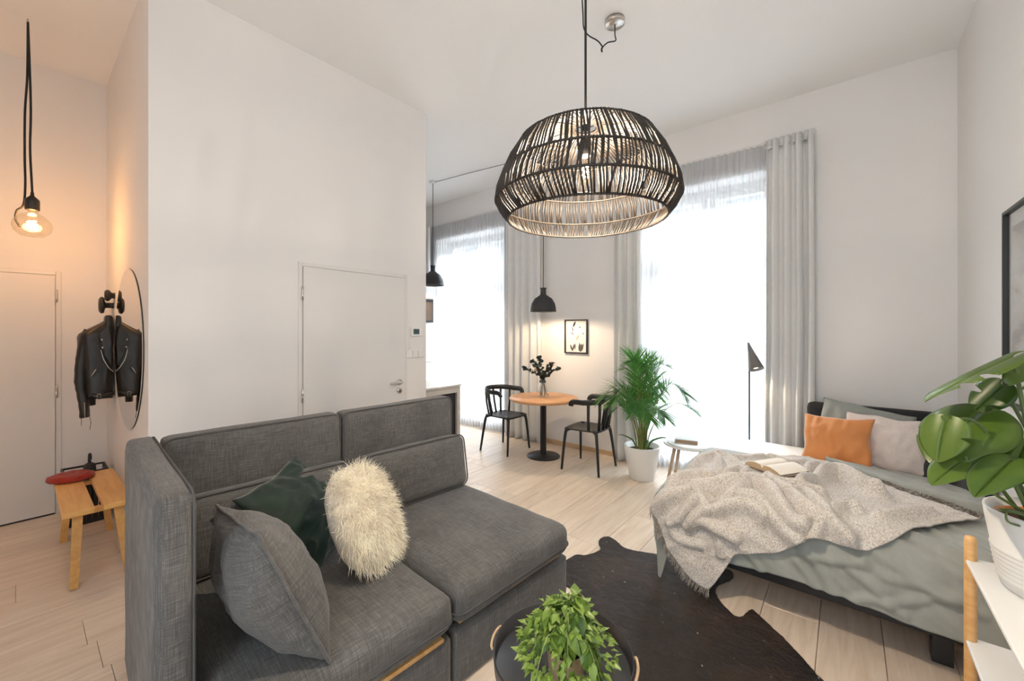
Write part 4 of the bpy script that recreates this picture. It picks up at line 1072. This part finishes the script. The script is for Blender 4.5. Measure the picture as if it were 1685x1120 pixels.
sk = bmo('socket', lathe([(0, 2.19), (.012, 2.19), (.016, 2.18), (.020, 2.165), (.020, 2.125), (.017, 2.12), (0, 2.12)], 24), M['black_plastic'], t, True)
bl = bmo('bulb', lathe([(.012, 2.122), (.014, 2.112), (.032, 2.085), (.036, 2.062), (.030, 2.038), (.014, 2.026), (0, 2.024)], 28), M['bulbglass'], t, True)
bmo('filament', tube([(.010*math.cos(k*.9), .010*math.sin(k*.9), 2.045+.0028*k) for k in range(16)], .0022, 6), M['filament'], bl, True)
lamp('cane_pendant_light', 'POINT', (PX, PY, 2.052), 32, (1, .86, .70), .022)
# ceiling rose the cord comes from
rx, ry = -1.226, 2.604
t = thing('ceiling_rose', 'brushed steel ceiling rose with a looped black cord above the cane pendant', 'ceiling rose', (rx, ry, CZ))
m_, nt, b = newmat('turned_steel'); b.inputs['Metallic'].default_value = 1; b.inputs['Roughness'].default_value = .28; b.inputs['Base Color'].default_value = (.62, .58, .54, 1); b.inputs['Anisotropic'].default_value = .85
tg_ = N(nt, 'ShaderNodeTangent'); tg_.direction_type = 'RADIAL'; tg_.axis = 'Z'; nt.links.new(tg_.outputs[0], b.inputs['Tangent'])
bmo('cup', lathe([(0, -.036), (.064, -.030), (.0665, -.027), (.0665, 0), (0, 0)], 56), m_, t, True)
cw = [(0, 0, -.032), (.0, 0, -.10), (.005, -.002, -.145), (-.03, -.045, -.165), (-.052, -.08, -.205)]
c2 = [(-.052, -.08, -.205), (-.07, -.115, -.175), (-.10, -.19, -.165), (-.11, -.235, -.135), (-.08, -.30, -.08), (.03, -.52, -.03), (.25, -.95, -.012), (PX-rx, PY-ry, -.008)]
bmo('cord', tube(smoothpath(cw, 5), .0042, 8), M['black_cord'], t, True)
bmo('cord', tube(smoothpath(c2, 6), .0042, 8), M['black_cord'], t, True)
bmo('cord_tail', tube([(-.052, -.08, -.205), (-.056, -.088, -.222), (-.050, -.094, -.245)], .006, 8), M['black_cord'], t, True)

# ------------------------------------------------------------------ entrance hall
HX, HY = -4.33, .041
t = thing('bulb_pendant', 'bare clear globe bulb hanging on a long looped black cord in the entrance hall', 'pendant lamp', (HX, HY, 0))
rt = Vector((math.cos(YAW), math.sin(YAW), 0))
bmo('cord', tube(smoothpath([(0, 0, CZ-.02), rt*.012+Vector((0, 0, 3.3)), rt*.020+Vector((0, 0, 3.0)), rt*.015+Vector((0, 0, 2.75)), rt*.024+Vector((0, 0, 2.55)), rt*.030+Vector((0, 0, 2.44))], 5), .006, 8), M['black_cord'], t, True)
bmo('cord', tube(smoothpath([(0, 0, CZ-.02), rt*-.004+Vector((0, 0, 3.25)), rt*-.020+Vector((0, 0, 3.0)), rt*-.022+Vector((0, 0, 2.7)), rt*-.018+Vector((0, 0, 2.5)), rt*-.030+Vector((0, 0, 2.36)), rt*-.075+Vector((0, 0, 2.32)), rt*-.085+Vector((0, 0, 2.26)), rt*-.055+Vector((0, 0, 2.21))], 5), .006, 8), M['black_cord'], t, True)
bmo('hook', tube([(0, 0, CZ), (0, 0, CZ-.03)], .006, 8), M['steel'], t, True)
bmo('socket', lathe([(0, 2.445), (.008, 2.445), (.010, 2.42), (.033, 2.395), (.035, 2.385), (.035, 2.325), (.031, 2.32), (0, 2.32)], 28, cx=rt.x*.03, cy=rt.y*.03), M['black_plastic'], t, True)
bl = bmo('bulb', lathe([(.020, 2.325), (.022, 2.305), (.055, 2.285), (.088, 2.245), (.094, 2.21), (.085, 2.175), (.055, 2.145), (0, 2.135)], 36, cx=rt.x*.03, cy=rt.y*.03), M['bulbglass'], t, True)
bmo('filament', tube([(rt.x*.03+.022*math.cos(k*.9), rt.y*.03+.022*math.sin(k*.9), 2.20+.003*k) for k in range(16)], .004, 6), M['filament'], bl, True)
lamp('hall_bulb_light', 'POINT', (HX+rt.x*.03, HY+rt.y*.03, 2.225), 3.6, (1, .42, .10), .05)
# round mirror
t = thing('wall_mirror', 'large round frameless mirror on the hall wall beside the leather jacket', 'mirror', (-3.87, YP, 1.37))
bm = lathe([(0, 0), (.553, 0), (.555, .002), (.555, .0065), (0, .0065)], 96); bmesh.ops.rotate(bm, verts=bm.verts, cent=(0, 0, 0), matrix=Matrix.Rotation(PI/2, 3, 'X')); bmo('backing', bm, M['black_metal'], t, True)
bm = lathe([(0, .0068), (.554, .0068), (.554, .0105), (0, .0105)], 96); bmesh.ops.rotate(bm, verts=bm.verts, cent=(0, 0, 0), matrix=Matrix.Rotation(PI/2, 3, 'X')); bmo('glass', bm, M['mirror'], t)
# wall knobs
def knob(label, x, z, r, L):
    t = thing('coat_knob', label, 'coat hook', (x, YP, z))
    bm = lathe([(0, L), (r*.75, L-.002), (r*.97, L-.012), (r, L-.02), (r*.9, L-.03), (.030, L-.036), (.022, L-.045), (.022, .004), (.026, 0), (0, 0)], 40)
    bmesh.ops.rotate(bm, verts=bm.verts, cent=(0, 0, 0), matrix=Matrix.Rotation(PI/2, 3, 'X')); bmo('knob', bm, M['black_plastic'], t, True)
knob('large black mushroom wall knob above the leather jacket', -4.60, 1.70, .068, .085)
knob('smaller black mushroom wall knob above the large one beside the mirror', -4.52, 1.775, .046, .06)
# leather jacket hung flat against the wall side-on
jk = thing('leather_jacket', 'black leather biker jacket hanging from the wall knob beside the round mirror', 'jacket', (-4.55, YP-.006, 0)); jk.scale = (.9, .64, 1)
bm = bmesh.new(); n = 28; rings = []
for j in range(25):
    s = j/24; z = 1.60-.62*s
    hy = .030+.125*sstep(0, .24, s)-.018*sstep(.25, .75, s)+.012*sstep(.8, 1, s); hx = .045+.055*sstep(0, .25, s)
    cy = -hy*.98; ring_ = []
    for k in range(n):
        a = 2*PI*k/n; ca, sa = math.cos(a), math.sin(a)
        rr = 1+.10*nz(ca*1.6+3, sa*1.6, s*5)+.05*nz(ca*4, sa*4, s*14)
        ring_.append(bm.verts.new((hx*rr*math.copysign(abs(ca)**.7, ca), min(-.002, cy+hy*rr*math.copysign(abs(sa)**.8, sa)), z-.02*abs(sa)*sstep(.9, 1, s)+.008*nz(a*2, s*3, 2))))
    rings.append(ring_)
for a, b in zip(rings, rings[1:]):
    for k in range(n): bm.faces.new((a[k], a[(k+1) % n], b[(k+1) % n], b[k]))
bm.faces.new(rings[0]); bm.faces.new(rings[-1][::-1]); bmesh.ops.recalc_face_normals(bm, faces=bm.faces[:])
bmo('jacket_body', bm, M['leather'], jk, True)
def sleeve(pts, r):
    bm = bmesh.new(); path = smoothpath(pts, 6); m = len(path)
    rad = [r*(1.0-.36*(i/m))*(1+.08*nz(i*.9, r*50)) if i else r*.7 for i in range(m)]
    add_tube(bm, path, rad, 18, .78)
    for v in bm.verts: v.co += Vector((nz(v.co.x*18, v.co.z*22, 1), nz(v.co.y*18, v.co.z*22, 4), 0))*.008
    return bm
sl = bmo('sleeve', sleeve([(.0, -.20, 1.475), (.02, -.245, 1.40), (.03, -.275, 1.25), (.05, -.285, 1.08), (.075, -.262, .95), (.085, -.255, .835)], .068), M['leather'], jk, True)
bmo('cuff_zip', tube([(.125, -.262, .955), (.128, -.258, .84)], .003, 6), M['steel'], sl, True)
bmo('cuff_strap', tube([(.09, -.215, .835), (.09, -.205, .79), (.09, -.215, .74)], .007, 4, .4), M['leather'], sl)
bmo('cuff_strap', tube([(.10, -.285, .835), (.10, -.285, .78)], .007, 4, .4), M['leather'], sl)
bmo('sleeve', sleeve([(-.06, -.09, 1.50), (-.10, -.16, 1.42), (-.12, -.20, 1.25), (-.12, -.19, 1.08), (-.11, -.18, .90)], .062), M['leather'], jk, True)
bm = bmesh.new(); softbox(bm, -.035, .075, -.085, -.012, 1.50, 1.615, .025, n=6, wr=.008, seed=2); bmo('collar', bm, M['leather'], jk, True)
V = [(.085, -.055, 1.54), (.105, -.135, 1.47), (.118, -.150, 1.40), (.116, -.085, 1.30), (.112, -.035, 1.22), (.10, -.03, 1.40)]
bm = bmesh.new(); f = bm.faces.new([bm.verts.new(v) for v in V]); r = bmesh.ops.extrude_face_region(bm, geom=[f]); bmesh.ops.translate(bm, verts=[v for v in r['geom'] if isinstance(v, bmesh.types.BMVert)], vec=(.008, 0, 0)); bmesh.ops.recalc_face_normals(bm, faces=bm.faces[:])
bmo('lapel', bm, M['leather'], jk)
for y, z in ((-.118, 1.425), (-.112, 1.365)): bmo('snap', lathe([(0, .0), (.009, 0), (.007, .005), (0, .006)], 12, cx=0, cy=0), M['steel'], jk, True).matrix_local = Matrix.Translation((.128, y, z)) @ Matrix.Rotation(PI/2, 4, 'Y')
bmo('zip', tube(smoothpath([(.120, -.125, 1.35), (.122, -.10, 1.27), (.118, -.05, 1.20), (.110, -.012, 1.175)], 5), .004, 6), M['steel'], jk, True)
bmo('pocket_zip', tube([(.118, -.205, 1.15), (.120, -.165, 1.20)], .0045, 6), M['steel'], jk, True)
bmo('waist_belt', tube(smoothpath([(.10, -.20, 1.0), (.112, -.13, .985), (.105, -.05, 1.0), (.09, -.01, 1.0)], 4), .017, 6, .35), M['leather'], jk, True)
bmo('buckle', tube([(.118, -.155, 1.008), (.118, -.125, 1.006), (.118, -.125, .968), (.118, -.155, .970), (.118, -.155, 1.008)], .0028, 6), M['steel'], jk, True)
# bench, beret, umbrella stand
t = thing('wooden_bench', 'small birch two-board bench with splayed legs under the leather jacket', 'bench', (-3.87, .31, 0))
for y0, y1 in ((-.155, -.022), (.014, .146)): bmo('seat_board', box(-.445, .44, y0, y1, .422, .452, .004), M['birch'], t)
for x in (-.34, .33): bmo('cross_rail', box(x-.022, x+.022, -.135, .13, .392, .422, .003), M['birch'], t)
for sx in (1, -1):
    for sy in (1, -1):
        bm = bmesh.new(); add_tube(bm, [(sx*.335, sy*.085, .42), (sx*.415, sy*(.125 if sy > 0 else .108), .002)], [.030, .025], 4); bmo('leg', bm, M['birch'], t)
bt = thing('beret', 'red felt beret draped over the far end of the birch bench', 'hat', (-4.22, .235, .452), math.radians(20))
bm = bmesh.new(); n = 40; rr = []
for i, (r, z) in enumerate(((.0, .030), (.06, .036), (.105, .034), (.130, .024), (.135, .012), (.118, .003), (.085, .002), (.0, .004))):
    if r == 0: rr.append([bm.verts.new((0, 0, z))]); continue
    rr.append([bm.verts.new((r*math.cos(2*PI*k/n)*1.05*(1+.06*nz(math.cos(2*PI*k/n)*1.5, math.sin(2*PI*k/n)*1.5, 2)), r*math.sin(2*PI*k/n)*.86, z+(.012*nz(math.cos(2*PI*k/n)*r*14, math.sin(2*PI*k/n)*r*14, 3) if z > .015 else 0)-.05*max(0, -(r*math.sin(2*PI*k/n)*.86)-.075)*2)) for k in range(n)])
for a, b in zip(rr, rr[1:]):
    for k in range(n):
        if len(a) == 1: bm.faces.new((a[0], b[k], b[(k+1) % n]))
        elif len(b) == 1: bm.faces.new((a[k], b[0], a[(k+1) % n]))
        else: bm.faces.new((a[k], b[k], b[(k+1) % n], a[(k+1) % n]))
bmesh.ops.recalc_face_normals(bm, faces=bm.faces[:])
bmo('crown', bm, M['red_felt'], bt, True)
bmo('rolled_brim', tube([(.108*math.cos(2*PI*k/32)*1.05, .092*math.sin(2*PI*k/32)-.012, .020+.014*math.sin(2*PI*k/32+.5)) for k in range(33)], .008, 8), M['red_felt'], bt, True)
us = thing('umbrella_stand', 'black slatted umbrella stand behind the birch bench in the hall corner', 'umbrella stand', (-4.66, .34, 0))
for k in range(6):
    bmo('slat', box(-.10+.036*k, -.072+.036*k, -.125, -.113, .03, .40, .002, 1), M['black_metal'], us)
    bmo('slat', box(-.10+.036*k, -.072+.036*k, .10, .112, .03, .40, .002, 1), M['black_metal'], us)
    bmo('slat', box(.106, .118, -.105+.034*k, -.078+.034*k, .03, .40, .002, 1), M['black_metal'], us)
bmo('base', box(-.11, .12, -.128, .115, .0, .03, .004), M['black_metal'], us)
bmo('rim', tube([(-.11, -.125, .40), (.12, -.125, .40), (.12, .112, .40), (-.11, .112, .40), (-.11, -.125, .40)], .009, 4), M['black_metal'], us)
um = thing('folded_umbrella', 'folded black umbrella standing in the slatted stand behind the bench', 'umbrella', (-4.66, .36, .03))
bmo('canopy', lathe([(0, .0), (.012, .02), (.030, .12), (.040, .33), (.034, .40), (.012, .415), (0, .415)], 16), M['darkcloth'], um, True)
bmo('handle', tube(smoothpath([(0, 0, .41), (0, 0, .455), (.02, 0, .485), (.045, 0, .475), (.05, 0, .45)], 5), .010, 10), M['black_plastic'], um, True)

# ------------------------------------------------------------------ kitchen end seen past the partition
t = thing('kitchen_counter', 'grey framed kitchen counter end with a dark recess past the white partition', 'kitchen counter', (-3.66, 2.87, 0))
bmo('worktop', box(-.29, .30, -.31, .315, .872, .892, .003), M['worktop'], t)
fr = bmesh.new(); add_box(fr, .25, .285, .265, .31, 0, .872, .002, 1); add_box(fr, .25, .285, -.31, -.27, 0, .872, .002, 1); add_box(fr, .25, .285, -.27, .265, .80, .872, .002, 1)
bmo('front_frame', fr, M['counter_edge'], t)
bmo('cabinet', box(-.28, .25, -.305, .305, .02, .870, .003, 1), M['counter_dark'], t)
bmo('cabinet_door', box(.25, .262, -.262, .257, .06, .79, .002, 1), M['counter_dark'], t)
t = thing('tall_cabinet', 'tall white kitchen cabinet with a built-in oven, a sliver visible past the partition', 'cabinet', (-5.0, 3.62, 0))
bmo('body', box(-.6, 0, -.55, .565, .02, 2.18, .003, 1), M['white_board'], t)
for z0, z1 in ((.06, 1.0), (1.01, 1.60), (2.0, 2.17)):
    bmo('door', box(.001, .018, -.54, .558, z0, z1, .002, 1), M['white_board'], t)
ov = bmo('oven', box(.001, .022, -.10, .50, 1.62, 1.98, .003, 1), M['black_metal'], t)
bmo('oven_glass', box(.0225, .026, -.07, .47, 1.65, 1.93, .002, 1), M['bronze'], ov)
# ------------------------------------------------------------------ pictures
def frame_bars(bm, w_, h_, b, d):
    """frame in the xz plane, front towards -y"""
    add_box(bm, -w_/2, -w_/2+b, -d, 0, -h_/2, h_/2, .0015, 1); add_box(bm, w_/2-b, w_/2, -d, 0, -h_/2, h_/2, .0015, 1)
    add_box(bm, -w_/2+b, w_/2-b, -d, 0, h_/2-b, h_/2, .0015, 1); add_box(bm, -w_/2+b, w_/2-b, -d, 0, -h_/2, -h_/2+b, .0015, 1); return bm
t = thing('small_picture', 'small black framed ink print of plants on the wall over the round table', 'picture', (-2.640, YB, 1.42))
bmo('frame', frame_bars(bmesh.new(), .330, .430, .016, .030), M['frameblack'], t)
art = bmo('print', box(-.15, .15, -.012, -.002, -.20, .20), M['mount'], t)
def flat(name, pts, mat, y=-.0125, parent=None):
    """a printed shape: thin sheet a hair in front of the paper"""
    bm = bmesh.new(); f = bm.faces.new([bm.verts.new((x, y, z)) for x, z in pts]); r = bmesh.ops.extrude_face_region(bm, geom=[f])
    bmesh.ops.translate(bm, verts=[v for v in r['geom'] if isinstance(v, bmesh.types.BMVert)], vec=(0, -.0004, 0)); bmesh.ops.recalc_face_normals(bm, faces=bm.faces[:])
    return bmo(name, bm, mat, parent)
def blade(x0, z0, x1, z1, w_, k=8):
    dx, dz = x1-x0, z1-z0; L = math.hypot(dx, dz); nx_, nz_ = -dz/L, dx/L; a = []; b = []
    for i in range(k+1):
        s = i/k; ww = w_*math.sin(PI*s)**.8 if 0 < s < 1 else 0.0004; a.append((x0+dx*s+nx_*ww, z0+dz*s+nz_*ww)); b.append((x0+dx*s-nx_*ww, z0+dz*s-nz_*ww))
    return a+b[::-1]
for a in ((-.045, .115, -.008, .195, .013), (-.058, .13, -.045, .06, .006), (-.062, .06, -.038, .015, .005), (.045, .13, .060, .105, .007)): flat('ink_leaf', blade(*a), M['inkdark'], parent=art)
for a in ((-.08, .03, -.072, .045, .006), (.10, .02, .105, .055, .005), (.098, .010, .112, .012, .002)): flat('ink_mark', blade(*a), M['inkdark'], parent=art)
flat('tan_shape', blade(.0, -.05, .042, .02, .014), M['inktan'], parent=art)
for a in ((-.055, -.185, -.085, -.10, .012), (-.052, -.188, -.025, -.09, .012), (-.018, -.17, -.012, -.085, .008)): flat('ink_stem', blade(*a), M['inkgrey'], parent=art)
flat('ink_tulip', [(.035, -.17), (.055, -.19), (.078, -.185), (.098, -.16), (.108, -.11), (.112, -.085), (.092, -.105), (.08, -.088), (.066, -.108), (.05, -.075), (.042, -.10), (.034, -.13)], M['inkgrey'], parent=art)
t = thing('large_picture', 'large black framed misty mountain print on the right wall above the bed', 'picture', (XR, 2.86, 1.613), math.radians(-90))
bmo('frame', frame_bars(bmesh.new(), .70, .975, .018, .032), M['frameblack'], t)
bmo('mount', box(-.332, .332, -.010, -.002, -.47, .47), M['mount'], t)
bmo('print', box(-.285, .285, -.0112, -.0102, -.33, .40), M['art'], t)
bmo('glazing', box(-.332, .332, -.019, -.017, -.47, .47), M['pane'], t)

# ------------------------------------------------------------------ plant shelf and monstera by the right wall
sx0, sx1, sy0, sy1 = .312, .615, 1.22, 2.055
t = thing('plant_shelf', 'low white two-tier shelf on round beech posts carrying the monstera', 'shelf', (.46, 1.64, 0))
for z in (.715, .445, .175):
    bmo('shelf_board', box(sx0-.46, sx1-.46, sy0-1.64, sy1-1.64, z, z+.014, .004), M['white_board'], t)
for x in (sx0+.012, sx1-.022):
    for y in (sy0+.03, sy1-.018):
        bmo('post', lathe([(0, 0), (.014, 0), (.0155, .004), (.0155, .794), (.013, .804), (.008, .807), (0, .807)], 24, cx=x-.46, cy=y-1.64), M['beech'], t, True)
pc = Vector((.476, 1.90, .729))
t = thing('monstera_plant', 'monstera in a ridged white pot on the white plant shelf', 'plant', pc)
prof = [(0, 0), (.105, 0), (.112, .005)]
for k in range(7): z = .035+.014*k; r = .113+.04*z/.25; prof += [(r, z-.005), (r+.003, z), (r, z+.005)]
prof += [(.145, .205), (.148, .232), (.147, .236), (.139, .236), (.134, .20), (0, .20)]
bmo('pot', lathe(prof, 64), M['white_ceramic'], t, True)
bmo('inner_pot', lathe([(.128, .19), (.130, .212), (.124, .213), (.120, .20)], 40), M['orange'], t, True)
bm = lathe([(0, .206), (.06, .207), (.124, .203)], 32)
bmo('soil', bm, M['soil'], t, True)
def RAY(px, py, d):
    a, b = (px-842.5)/668, (543-py)/668
    return Vector(((-math.sin(YAW)+a*math.cos(YAW))*d, (math.cos(YAW)+a*math.sin(YAW))*d, 1.5+b*d))
def big_leaf(base, tip, nrm, W, notches=(), droop=.12, fold=.22, name='leaf', back=.16):
    """heart-shaped leaf: base is where the stalk joins, tip the point"""
    y = (tip-base); L = y.length; y.normalize(); z = (nrm-y*nrm.dot(y)).normalized(); x = y.cross(z); V = []; F = []; n = 44; m = 6
    for i in range(n+1):
        s = -back+(1+back)*i/n
        q = (s+back)/(1+back)
        hw = W/2*(math.sin(PI*q**.72)**.62 if 0 < q < 1 else 0)
        inner = .0 if s > 0 else .42*(-s/back)**.6                         # the cleft behind the stalk
        for sg in (-1, 1):
            o_ = hw
            for a, sd, dep, wd in notches:
                if sd == sg and abs(s-a) < wd: o_ = hw*(1-dep*(1-(abs(s-a)/wd)**2))
            for k in range(m+1):
                t_ = inner+(1-inner)*k/m; xx = sg*o_*t_
                zz = fold*abs(xx)-droop*L*max(0, s)**2-.9*(xx*xx)/W*.8
                V.append(base+x*xx+y*(s*L)+z*zz)
    st = 2*(m+1)
    for i in range(n):
        for h in (0, m+1):
            for k in range(m):
                a = i*st+h+k; F.append((a, a+1, a+st+1, a+st) if h else (a+st, a+st+1, a+1, a))
    o = mesh(name, [v-pc for v in V], F, M['monstera'], t, True); md = o.modifiers.new('thick', 'SOLIDIFY'); md.thickness = .0014
    return o
def stalk(base, via, foot, r=.0055):
    bmo('stalk', tube(smoothpath([foot-pc, via-pc, base-pc], 8), [r*1.25-r*.5*i/16 for i in range(17)], 8), M['stem'], t, True)
def foot(dx, dy): return pc+Vector((dx, dy, .20))
B = RAY(1668, 588, 1.22)
big_leaf(B, RAY(1516, 654, 1.30), Vector((-.10, .12, 1)), .22, ((.45, -1, .5, .05), (.65, -1, .5, .05), (.5, 1, .5, .05)), .06, .30)
stalk(B, RAY(1690, 700, 1.22), foot(-.02, -.03), .006)
B = RAY(1612, 678, 1.26)
big_leaf(B, RAY(1530, 742, 1.22), Vector((-.42, -.72, .62)), .22, ((.55, 1, .35, .06),), .25, .15)
stalk(B, RAY(1640, 730, 1.28), foot(-.03, .02))
B = RAY(1557, 692, 1.20)
big_leaf(B, RAY(1538, 758, 1.19), Vector((-.55, -.75, .25)), .125, ((.35, -1, .35, .05),), .10, .25)
stalk(B, RAY(1618, 705, 1.20), foot(-.05, -.02), .0045)
B = RAY(1650, 634, 1.32)
big_leaf(B, RAY(1600, 678, 1.36), Vector((-.3, -.65, .6)), .11, ((.4, 1, .55, .08),), .05, .35)
stalk(B, RAY(1668, 668, 1.33), foot(.05, .04), .005)
B = RAY(1589, 752, 1.20)
big_leaf(B, RAY(1532, 790, 1.17), Vector((-.30, -.62, .72)), .095, (), .12, .30)
stalk(B, RAY(1625, 776, 1.20), foot(-.06, .0), .0045)
B = RAY(1664, 757, 1.12)
big_leaf(B, RAY(1601, 812, 1.10), Vector((-.35, -.55, .75)), .105, (), .08, .42, back=.1)
stalk(B, RAY(1690, 770, 1.14), foot(-.01, -.05), .005)
B = RAY(1690, 722, 1.16)
big_leaf(B, RAY(1655, 790, 1.14), Vector((-.3, -.7, .5)), .20, (), .12, .2)
stalk(B, RAY(1700, 760, 1.18), foot(.02, -.03), .005)
B = RAY(1692, 588, 1.25)
big_leaf(B, RAY(1750, 640, 1.20), Vector((.1, -.4, 1)), .26, ((.5, 1, .5, .06),), .15, .2)
stalk(B, RAY(1700, 690, 1.25), foot(.03, .0), .006)
B = RAY(1657, 838, 1.12)
big_leaf(B, RAY(1690, 846, 1.06), Vector((.1, -.3, 1)), .05, (), .1, .3)
stalk(B, RAY(1662, 860, 1.14), foot(-.03, -.04), .003)
bmo('stalk', tube(smoothpath([foot(-.02, .03)-pc, RAY(1618, 800, 1.17)-pc, RAY(1588, 750, 1.19)-pc], 6), .0042, 8), M['stem'], t, True)
bmo('moss_pole', tube([(.0, .01, .19), (-.012, .0, .34)], [.016, .013], 10), M['stem'], t, True)
